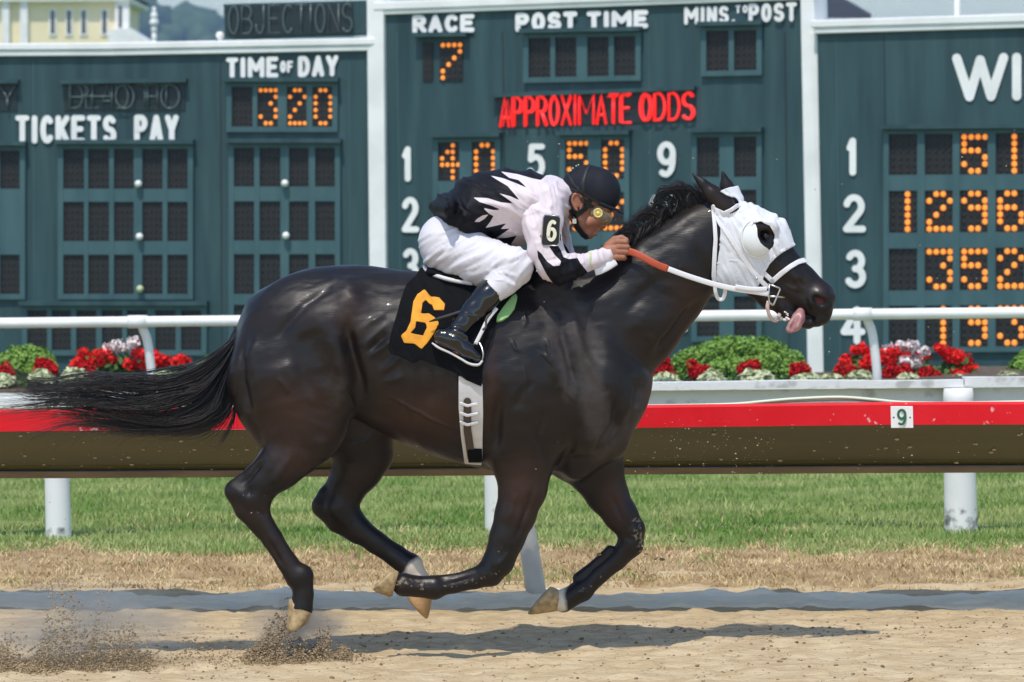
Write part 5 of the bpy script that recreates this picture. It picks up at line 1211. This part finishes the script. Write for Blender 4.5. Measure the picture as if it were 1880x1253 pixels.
chain(FG, [(1113, 383, 8, -.03, 1.2), (1113, 383, 8, .03, 1.2)], 0.012)
chain(FG, [(1112, 388, 4.5, 0, 1.1), (1110, 405, 5.5, 0, 1.1), (1107, 415, 6, 0, 1.3)], 0.008)
chain(FG, [(1103, 416, 3.8, -.014, 1), (1103, 416, 3.8, .014, 1)], 0.006)
chain(FG, [(1098, 423, 4.4, -.018, 1), (1098, 423, 4.4, .018, 1)], 0.006)
chain(FG, [(1093, 429.5, 4.4, -.016, 1), (1093, 429.5, 4.4, .016, 1)], 0.006)
chain(FG, [(1098, 426.5, 1.8, -.022, 1), (1098, 426.5, 1.8, .022, 1)], 0.004, sub=True)
chain(FG, [(1082, 432, 7, 0, 1.5), (1078, 431, 7, 0, 1.5)], 0.008)
chain(FG, [(1092, 404, 9, -.040, .8), (1080, 408, 8, -.046, .8)], 0.012, mirror=True)
chain(FG, [(1103, 393, 7, -.034, .9), (1098, 392, 6, -.042, .9)], 0.006, sub=True, mirror=True)
for sg in (-1, 1):
    ear = smoothline([(1066, 384), (1069, 370), (1066, 359), (1059, 356), (1052, 360), (1050, 369), (1053, 377), (1056, 383), (1059, 386)], 14)
    chain(FG, [(u, v, 2.8, .083*sg, .9) for u, v in ear], 0.003)
    chain(FG, [(1060, 366, 9, .074*sg, .5), (1060, 376, 7, .074*sg, .5)], 0.004)
    chain(FG, [(1061, 368, 3, .088*sg, 1), (1060, 375, 2, .088*sg, 1)], 0.003, sub=True)
V1, Q1 = FG.mesh(0, 1)
Vh, Qh = [], []
for sg in (-1, 1):
    du, ys_ = (0, 1) if sg < 0 else (10, 1)
    G = Grid(P(1090+du, 500, 0) + (0, min(sg*.03, sg*.19), 0), P(1170+du, 420, 0) + (0, max(sg*.03, sg*.19), 0), 0.0027)
    c = lambda pts, k: chain(G, [(p[0]+du, p[1], p[2], p[3]*sg, p[4]) for p in pts], k)
    c([(1100, 472, 12, .13, .8), (1112, 466, 13, .122, .85), (1124, 460, 15, .115, .85)], 0.008)
    c([(1118, 452, 9, .112, 1), (1127, 458, 13, .11, .9)], 0.008)
    for i in range(4):
        v = 443 + i*9.3; e = (0, 3, 2, -4)[i]
        c([(1120, v+6, 6, .122, .8), (1133+e*.4, v+1, 6.0, .128, 1), (1148+e, v+1.5, 5.2, .126, 1), (1150+e, v+3, 4.9, .105, 1), (1140+e, v+4, 4.6, .093, 1), (1133, v+4, 4.2, .098, 1)], 0.0025)
    c([(1116, 452, 8, .10, 1), (1128, 440, 6.2, .09, 1), (1141, 437, 5.4, .088, 1), (1150, 441, 4.6, .095, 1)], 0.004)
    a_, b_ = G.mesh(0, 1); Vh.append(a_); Qh.append(b_)
Vs = [V0, V1] + Vh; Qs = [Q0, Q1] + Qh; off = np.cumsum([0] + [len(a) for a in Vs[:-1]])
jo = put('person', mk(np.concatenate(Vs), np.concatenate([q+o for q, o in zip(Qs, off)])), MT['skin'], origin=P(850, 440, 0))
tag(jo, 'jockey in black and white flame silks and white breeches crouching over the galloping horse', 'jockey')
# breeches
PG = Grid(P(755, 560, 0) + (0, -.38, 0), P(990, 380, 0) + (0, .38, 0), 0.0065)
chain(PG, [(824, 448, 54, 0, 1.45), (842, 420, 46, 0, 1.5)], 0.03)
for sg in (-1, 1):
    chain(PG, [(826, 450, 53, .075*sg, .95), (885, 480, 42, .165*sg, .95), (942, 491, 35, .235*sg, .9)], 0.03)
    chain(PG, [(942, 491, 34, .235*sg, .9), (926, 516, 26, .25*sg, .95), (908, 532, 22, .262*sg, .95)], 0.015)
BC = [([(778, 486), (795, 470), (812, 455)], 4, .004), ([(786, 492), (812, 470), (842, 446)], 3.5, .0045), ([(800, 500), (840, 468), (872, 446)], 3.5, .004), ([(812, 505), (855, 478), (880, 470)], 3, .003), ([(792, 480), (820, 460), (835, 440)], 3, -.003),
      ([(898, 500), (912, 484), (930, 474)], 3.5, .006), ([(902, 508), (920, 500), (944, 506)], 3, .005), ([(908, 514), (930, 518), (945, 525)], 3, .005), ([(900, 494), (925, 488), (950, 478)], 3, -.004), ([(893, 507), (905, 492), (910, 478)], 3, -.004), ([(920, 498), (935, 512), (950, 520)], 2.5, -.004), ([(850, 512), (880, 500), (900, 480)], 4, .003), ([(955, 500), (945, 520), (935, 532)], 3, .004)]
pants, _ = gmesh(PG, 'breeches', MT['breech'], jo, creases=BC, fold=(.006, -33, 80, 15, 3))
both(PG, 0.005, fpoly([(886, 512), (906, 497), (946, 533), (926, 551)]), 'cuff', MT['breech'], pants, 0.005)
# boots
for sg in (-1, 1):
    G = Grid(P(775, 690, 0) + (0, min(.2*sg, .4*sg), 0), P(945, 505, 0) + (0, max(.2*sg, .4*sg), 0), 0.005)
    chain(G, [(908, 530, 23, .262*sg, .95), (893, 546, 24, .268*sg, .95), (868, 572, 22, .282*sg, .95), (846, 598, 18.5, .30*sg, .95), (838, 612, 18, .31*sg, .95)], 0.012)
    chain(G, [(812, 619, 15, .318*sg, .9), (838, 625, 19, .318*sg, .9), (858, 643, 14, .32*sg, 1.1), (876, 656, 9.5, .322*sg, 1.5)], 0.02)
    bo, _ = gmesh(G, 'boot', MT['boot'], jo, creases=[([(838, 598), (850, 604), (860, 612)], 2.5, -.004), ([(832, 606), (848, 612), (858, 620)], 2.5, .005), ([(852, 575), (872, 582), (890, 580)], 2.5, .003), ([(828, 612), (845, 620), (856, 628)], 2.5, -.004)])
    b = MB(); ln = np.array([(793, 632), (806, 641), (826, 650), (846, 661), (862, 670), (878, 672), (886, 664)], float); ln = smoothline(ln, 20)
    b.tube(P(ln[:, 0], ln[:, 1]-2, np.full(20, .32*sg)), np.interp(np.arange(20), [0, 2, 8, 15, 19], [.018, .032, .03, .04, .03])*1.0, 10, squash=(.45, 0, 1), flat=.16); b.build('sole', MT['elastic'], bo, smooth=True)
# jacket
JG = Grid(P(770, 480, 0) + (0, -.36, 0), P(1060, 290, 0) + (0, .36, 0), 0.0055)
chain(JG, [(850, 398, 46, 0, 1.75), (880, 382, 56, 0, 1.65), (930, 372, 59, 0, 1.75), (975, 370, 50, 0, 2.0), (1008, 368, 38, 0, 2.4)], 0.03)
chain(JG, [(855, 392, 48, 0, 1.6), (822, 381, 24, 0, 3.0), (794, 378, 6, 0, 8.0)], 0.03)
chain(JG, [(940, 405, 46, 0, 1.7), (985, 410, 40, 0, 1.8)], 0.04)
chain(JG, [(1012, 360, 34, 0, 1.3), (1036, 368, 30, 0, 1.05)], 0.02)
JC = [([(815, 400), (835, 402), (860, 400)], 3, -.004), ([(822, 352), (826, 375), (826, 398)], 3, -.006), ([(828, 408), (850, 398), (890, 392)], 4, .005), ([(835, 420), (870, 412), (905, 400)], 4, -.004), ([(845, 432), (880, 428), (915, 415)], 4, .005), ([(880, 436), (915, 430), (945, 425)], 3, -.004),
      ([(950, 345), (975, 370), (975, 400)], 4, -.005), ([(965, 340), (985, 362), (990, 392)], 3, .004), ([(900, 375), (935, 380), (965, 400)], 4, .004), ([(930, 420), (955, 430), (975, 432)], 3, .004), ([(1005, 340), (1000, 365), (990, 388)], 4, -.004), ([(1020, 335), (1016, 360), (1010, 380)], 3, .004), ([(870, 330), (900, 345), (930, 350)], 6, -.003), ([(920, 395), (945, 405), (970, 425)], 3, -.004)]
ja, JV = gmesh(JG, 'jacket', MT['silk'], jo, creases=JC, fold=(.0085, 24, 75, 18, 5))
WH = [(1060, 318), (1003, 322), (993, 331), (978, 328), (950, 320), (919, 315), (935, 327), (952, 331), (969, 346), (948, 337), (925, 328), (899, 322), (915, 332), (932, 342), (955, 369), (938, 361), (916, 355), (928, 363), (943, 374), (920, 372), (895, 364), (869, 363), (880, 371), (902, 378), (921, 386), (905, 386), (887, 382), (898, 393), (906, 397), (900, 408), (891, 419), (910, 415), (930, 410), (924, 416), (919, 421), (936, 420), (922, 430), (910, 438), (930, 437), (949, 433), (942, 443), (938, 449), (960, 462), (1060, 470)]
SL_ = [(871, 408), (876, 402), (886, 396), (897, 394), (890, 402), (880, 408)]
juv = UV(JV); attr(ja, 'black', -np.maximum(psd(juv, WH), psd(juv, SL_)))
CO = Grid(P(1000, 420, 0) + (0, -.14, 0), P(1065, 310, 0) + (0, .14, 0), 0.005)
chain(CO, [(1026, 362, 33, 0, 1.2), (1044, 374, 27, 0, 1.1)], 0.01)
co = shell(CO, 0, lambda uv, V: psd(uv, [(1020, 322), (1040, 327), (1048, 345), (1050, 370), (1046, 398), (1030, 402), (1018, 370)]), 'collar', MT['silk'], ja, 0.004)
attr(co, 'black', np.full(len(co.data.vertices), -5.0))
BLK = [(986, 459), (994, 466), (1004, 480), (1016, 489), (1028, 488), (1030, 480), (1018, 468), (1008, 453), (1022, 448), (1030, 460), (1034, 472), (1044, 476), (1060, 474), (1066, 484), (1082, 504), (1060, 520), (1020, 530), (1014, 519), (1004, 505), (996, 490), (988, 474)]
for sg in (-1, 1):
    du = 0 if sg < 0 else 14
    G = Grid(P(940, 540, 0) + (0, min(.05*sg, .36*sg), 0), P(1150, 325, 0) + (0, max(.05*sg, .36*sg), 0), 0.005)
    chain(G, [(994+du, 376, 41, .15*sg, .95), (996+du, 420, 33, .21*sg, .95), (1003+du, 460, 30, .24*sg, .95), (1014+du, 486, 29, .25*sg, .95)], 0.015)
    chain(G, [(1014+du, 486, 29, .25*sg, .95), (1032+du, 496, 25, .245*sg, .95), (1060+du, 488, 19, .20*sg, .95), (1092+du, 476, 14, .152*sg, .9), (1110+du, 469, 13, .126*sg, .85)], 0.012)
    SC = [([(975, 400), (985, 440), (990, 470)], 3.5, .004), ([(985, 390), (997, 430), (1004, 460)], 3, -.004), ([(1010, 395), (1012, 430), (1022, 455)], 3, .004), ([(1003, 480), (1020, 476), (1034, 472)], 3, -.005), ([(1008, 492), (1028, 484), (1045, 480)], 3, .005), ([(1035, 505), (1055, 494), (1070, 482)], 3, .004), ([(1020, 512), (1045, 505), (1065, 500)], 3, -.004), ([(968, 396), (990, 388), (1012, 394)], 3, .004), ([(1080, 480), (1085, 492)], 2.5, -.003), ([(1095, 470), (1101, 484)], 2, .003)]
    sl_, V = gmesh(G, 'sleeve', MT['silk'], ja, creases=SC, fold=(.0062, 78, 55, 13, 9))
    q = UV(V); q[:, 0] -= du; attr(sl_, 'black', psd(q, BLK))
    if sg < 0:
        SLG = G
        ct = shell(G, 0.003, fline([(1084, 466), (1086, 480), (1090, 492)], 3.2), 'wrist_band', MT['petal_cream'], sl_, 0.003)
# number plate on the arm and its band
ab = shell(SLG, 0.003, lambda uv, V: pline(uv, [(955, 441), (985, 439), (1030, 436)], 6), 'arm_band', MT['black_rubber'], ja, 0.003)
pl_ = (-0.296, 0.0)
b = MB(); pslab(b, [(1000, 396), (1026, 398), (1028, 402), (1026, 446), (1023, 450), (997, 450), (995, 446), (998, 400)], pl_, 0.010, 0.0); ap = b.build('arm_number', MT['black_rubber'], ja, bevel=0.002)
b = MB(); word(b, '6', 1002, 404, 1022, 444, 3.2, pl_, 0.0115, shear=.06); b.build('numeral', mat('cream_numeral', (0.78, 0.75, 0.58), 0.5), ap)
b = MB(); ln = np.array([(1000, 395), (1027, 397), (1029, 402), (1027, 447), (1023, 451.5), (996, 451), (994, 446), (997, 399), (1000, 395)], float)
b.tube(P(ln[:, 0], ln[:, 1], np.full(9, pl_[0]-.008)), 1.0*PX(0), 6); b.build('rim', MT['metal'], ap, smooth=True)
# helmet
KG = Grid(P(1015, 410, 0) + (0, -.15, 0), P(1160, 285, 0) + (0, .15, 0), 0.004)
chain(KG, [(1079, 349, 46, 0, .86), (1094, 353, 46, 0, .84)], 0.02)
chain(KG, [(1062, 345, 33, 0, 1.0), (1050, 340, 17, 0, 1.6)], 0.03)
LOWER = [(1010, 336), (1034, 345), (1050, 350), (1066, 356), (1082, 366), (1100, 376), (1122, 386), (1150, 392), (1170, 280), (1085, 270), (1010, 290)]
he = shell(KG, 0.0, fpoly(LOWER), 'helmet', MT['helmet'], jo, 0.008, smooth=3)
shell(KG, 0.003, fline([(1085, 297), (1076, 315), (1071, 335), (1070, 356)], 2.8), 'strap', MT['black_rubber'], he, 0.003)
both(KG, 0.0035, fline([(1042, 318), (1052, 338), (1070, 356)], 2.2), 'strap', MT['black_rubber'], he, 0.003)
shell(KG, 0.003, fline([(1034, 343), (1066, 354), (1100, 374), (1124, 385)], 2.4), 'edge_band', MT['black_rubber'], he, 0.003)
ti = MB(); 
for u, v in ((1048, 314), (1052, 309), (1058, 305), (1062, 303)): ti.ball(P(u, v, -.03), (0.004, .006, .003), 6)
ti.build('emblem_stitching', MT['petal_cream'], he)
b = MB(); an = np.radians(np.linspace(-78, 78, 25)); T_, B_ = [], []
for a in an:
    i_ = P(1092 + 40*math.cos(a), 368 + 17*math.cos(a), .084*math.sin(a)); o_ = P(1090 + 55*math.cos(a), 368 + 23.5*math.cos(a) + 1.5, .093*math.sin(a))
    T_.append(i_); B_.append(o_)
T_, B_ = np.array(T_), np.array(B_); M_ = (T_+B_)/2 + (0, 0, .003); th = np.array([0, 0, .0045]); n = len(an)
R = np.stack([T_+th, M_+th, B_+th*.6, B_-th*.6, M_-th, T_-th], 1).reshape(-1, 3)
b.add(R, [(i*6+j, i*6+(j+1) % 6, (i+1)*6+(j+1) % 6, (i+1)*6+j) for i in range(n-1) for j in range(6)]); b.build('peak', MT['helmet'], he, smooth=True)
# harness, hair, goggles
hr = shell(FG, 0.004, fpoly([(1034, 344), (1052, 348), (1049, 358), (1047, 372), (1050, 386), (1044, 392), (1036, 370)]), 'hair', MT['hair'], jo, 0.004)
both(FG, 0.0055, fline([(1040, 350), (1045, 376), (1053, 396), (1060, 418), (1070, 432), (1076, 436)], 4.5), 'chin_strap', MT['black_rubber'], he, 0.004)
both(FG, 0.0055, fline([(1086, 364), (1076, 382), (1064, 392), (1054, 397)], 4.5), 'chin_strap', MT['black_rubber'], he, 0.004)
hy_ = FG.hit(1054, 400) or -.08
b = MB(); b.box(P(1051, 411, hy_-.012)-(0, .002, 0), P(1058, 402, hy_-.012)+(0, .003, 0)); b.ball(P(1056, 395, hy_-.011), (5*PX(0), .004, 7*PX(0)), 10); b.build('buckle', MT['metal'], he, bevel=.001)
GO = [(1084, 386), (1090, 378), (1102, 379), (1118, 387), (1132, 394), (1122, 404), (1108, 410), (1095, 408), (1086, 399)]
mg_ = bpy.data.materials.new('goggle_lens'); mg_.use_nodes = True; bs = mg_.node_tree.nodes['Principled BSDF']; bs.inputs['Base Color'].default_value = (0.5, 0.42, 0.3, 1); bs.inputs['Roughness'].default_value = 0.08; bs.inputs['Alpha'].default_value = 0.4
GG = Grid(P(1075, 420, 0) + (0, -.11, 0), P(1140, 370, 0) + (0, .11, 0), 0.0035)
chain(GG, [(1098, 390, 20, 0, 1.62), (1108, 396, 16, 0, 1.9)], 0.02)
gl_ = shell(GG, 0, fpoly(GO), 'goggles', mg_, jo, 0.002)
shell(GG, 0.002, lambda uv, V: 1.9-np.abs(psd(uv, GO)+1.5), 'frame', mat('amber_frame', (0.30, 0.2, 0.09), 0.25), gl_, 0.005)
gy = GG.hit(1098, 391) or -.09
b = MB(); b.ball(P(1098, 391.5, gy-.004), (8*PX(0), .004, 8*PX(0)), 16); b.build('vent_disc', mat('gold_disc', (0.62, 0.45, 0.10), 0.3), gl_, smooth=True)
b = MB(); an = np.linspace(0, 2*np.pi, 20); b.tube(P(1098+7.5*np.cos(an), 391.5+7.5*np.sin(an), np.full(20, gy-.007)), 1.3*PX(0), 6); b.ball(P(1098, 391.5, gy-.008), (3*PX(0), .003, 3*PX(0)), 8); b.build('disc_rim', mat('pale_gold', (0.8, 0.66, 0.25), 0.3), gl_, smooth=True)
both(FG, 0.006, fline([(1068, 366), (1078, 374), (1088, 382)], 3.5), 'strap', MT['black_rubber'], gl_, 0.004)
# whip
b = MB(); b.tube([P(u, v, y) for u, v, y in ((788, 591, -.315), (804, 586, -.318), (822, 581, -.318), (850, 572, -.30), (870, 565, -.285))], [.002, .007, .008, .008, .008], 10)
tag(b.build('riding_whip', MT['black_rubber'], origin=P(822, 580, -.335), smooth=True), 'black riding whip sticking out behind the jockey boot', 'whip')
# ------------------------------------------------------------------ kicked-up dirt and the air
MT['clod_fly'] = mat('flying_dirt', (0.20, 0.14, 0.075), 0.95, col2=(0.46, 0.35, 0.215), scale=45, spec=0.1)
def burst(n, u0, u1, h, seed, lean, Y, peak, pw=2.6):
    """grains thrown up from the track: u range and height in photograph pixels at depth Y"""
    r = np.random.default_rng(seed); u = r.uniform(0, 1, n); k = r.random(n)**pw
    env = np.interp(u, *peak) * (1 + 0.5*gnoise(u*12, u*0, seed, [(1, 1, 1)])) * r.uniform(.4, 1, n)
    y = r.uniform(*Y, n) + r.normal(0, .03, n); p = P(u0 + (u1-u0)*u + lean*k*h, np.full(n, 1190.), y)
    p[:, 2] = np.maximum(track_z(p[:, 0], p[:, 1]) + .002, k*h*env*PX(0)); return p
A0 = ([0, .12, .4, .55, .8, 1], [.1, .45, .95, 1.0, .5, .05])
pos = np.concatenate([burst(9500, -30, 270, 155, 1, .15, (-.4, .12), A0), burst(1300, -60, 430, 130, 2, .1, (-.4, .1), ([0, .5, 1], [.5, .9, .1]), 1.6),
                      burst(2600, 438, 470, 80, 3, 1.0, (-.1, .06), ([0, .3, 1], [.4, 1, .6]), 1.6), burst(2600, 448, 560, 38, 4, .1, (-.28, -.05), ([0, .5, 1], [.7, .8, .9])), burst(4500, 540, 645, 50, 5, .05, (-.2, .05), ([0, .3, .7, 1], [.3, 1, .9, .1])),
                      burst(500, 430, 700, 70, 6, .1, (-.3, .05), ([0, .4, 1], [.3, 1, .1]), 1.5)])
clods(len(pos), pos, lambda r, n: 0.0014 + 0.0046*r.random(n)**3.5, 'flying_dirt', MT['clod_fly'], 41, flat=0.9)
n = 260; u = rng.uniform(1150, 1420, n); v = 1010 - 240*rng.random(n)
pos = np.concatenate([P(u, v, rng.uniform(-.2, .5, n)), P(rng.uniform(700, 1880, 160), rng.uniform(230, 900, 160), rng.uniform(-.4, .5, 160)), P(rng.uniform(0, 500, 120), rng.uniform(900, 1100, 120), rng.uniform(-.4, .3, 120))])
clods(len(pos), pos, lambda r, n: 0.0012 + 0.0028*r.random(n)**3, 'flying_sand', MT['clod_pale'], 42, flat=0.7)
n = 26; pos = P(np.concatenate([rng.normal(1235, 38, 18), rng.uniform(1000, 1200, 8)]), np.concatenate([rng.normal(1012, 20, 18), rng.uniform(900, 1080, 8)]), rng.uniform(.05, .4, n))
clods(n, pos, lambda r, n: 0.004 + 0.009*r.random(n)**3, 'flying_clods', MT['clod'], 43, flat=0.6)
def puff(u, v, ru, rv, Y, dens, name, seed):
    m = bpy.data.materials.new(name); m.use_nodes = True; n = m.node_tree; n.nodes.remove(n.nodes['Principled BSDF'])
    vol = n.nodes.new('ShaderNodeVolumePrincipled'); vol.inputs['Color'].default_value = (0.985, 0.93, 0.83, 1); vol.inputs['Anisotropy'].default_value = 0.2
    tc = n.nodes.new('ShaderNodeTexCoord'); no = n.nodes.new('ShaderNodeTexNoise'); no.inputs['Scale'].default_value = 2.2; no.inputs['Detail'].default_value = 4
    n.links.new(tc.outputs['Object'], no.inputs[0])
    ln = n.nodes.new('ShaderNodeVectorMath'); ln.operation = 'LENGTH'; n.links.new(tc.outputs['Object'], ln.inputs[0])
    f = n.nodes.new('ShaderNodeMapRange'); f.inputs['From Min'].default_value = 1.0; f.inputs['From Max'].default_value = 0.15; n.links.new(ln.outputs['Value'], f.inputs['Value'])
    g = n.nodes.new('ShaderNodeMapRange'); g.inputs['From Min'].default_value = .38; g.inputs['From Max'].default_value = .75; n.links.new(no.outputs[0], g.inputs['Value'])
    mu = n.nodes.new('ShaderNodeMath'); mu.operation = 'MULTIPLY'; n.links.new(f.outputs[0], mu.inputs[0]); n.links.new(g.outputs[0], mu.inputs[1])
    mv = n.nodes.new('ShaderNodeMath'); mv.operation = 'MULTIPLY'; mv.inputs[1].default_value = dens; n.links.new(mu.outputs[0], mv.inputs[0])
    n.links.new(mv.outputs[0], vol.inputs['Density']); n.links.new(vol.outputs[0], n.nodes['Material Output'].inputs['Volume'])
    b = MB(); b.ball((0, 0, 0), 1.0, 16); o = b.build('dust_cloud', m); o.location = P(u, v, Y); o.scale = (ru*PX(Y), .32, rv*PX(Y)); tag(o, kind='stuff')
puff(150, 1150, 260, 95, -.1, 10, 'dust_left', 1)
puff(545, 1155, 110, 75, .24, 13, 'dust_hoof', 2)
# far air
hz = bpy.data.materials.new('haze_air'); hz.use_nodes = True; n = hz.node_tree; n.nodes.remove(n.nodes['Principled BSDF'])
vol = n.nodes.new('ShaderNodeVolumePrincipled'); vol.inputs['Color'].default_value = (0.27, 0.39, 0.56, 1); vol.inputs['Density'].default_value = 0.0005
n.links.new(vol.outputs[0], n.nodes['Material Output'].inputs['Volume'])
b = MB(); b.box((-3050, -70, -1.2), (3050, 5050, 115)); tag(b.build('haze', hz), kind='stuff')
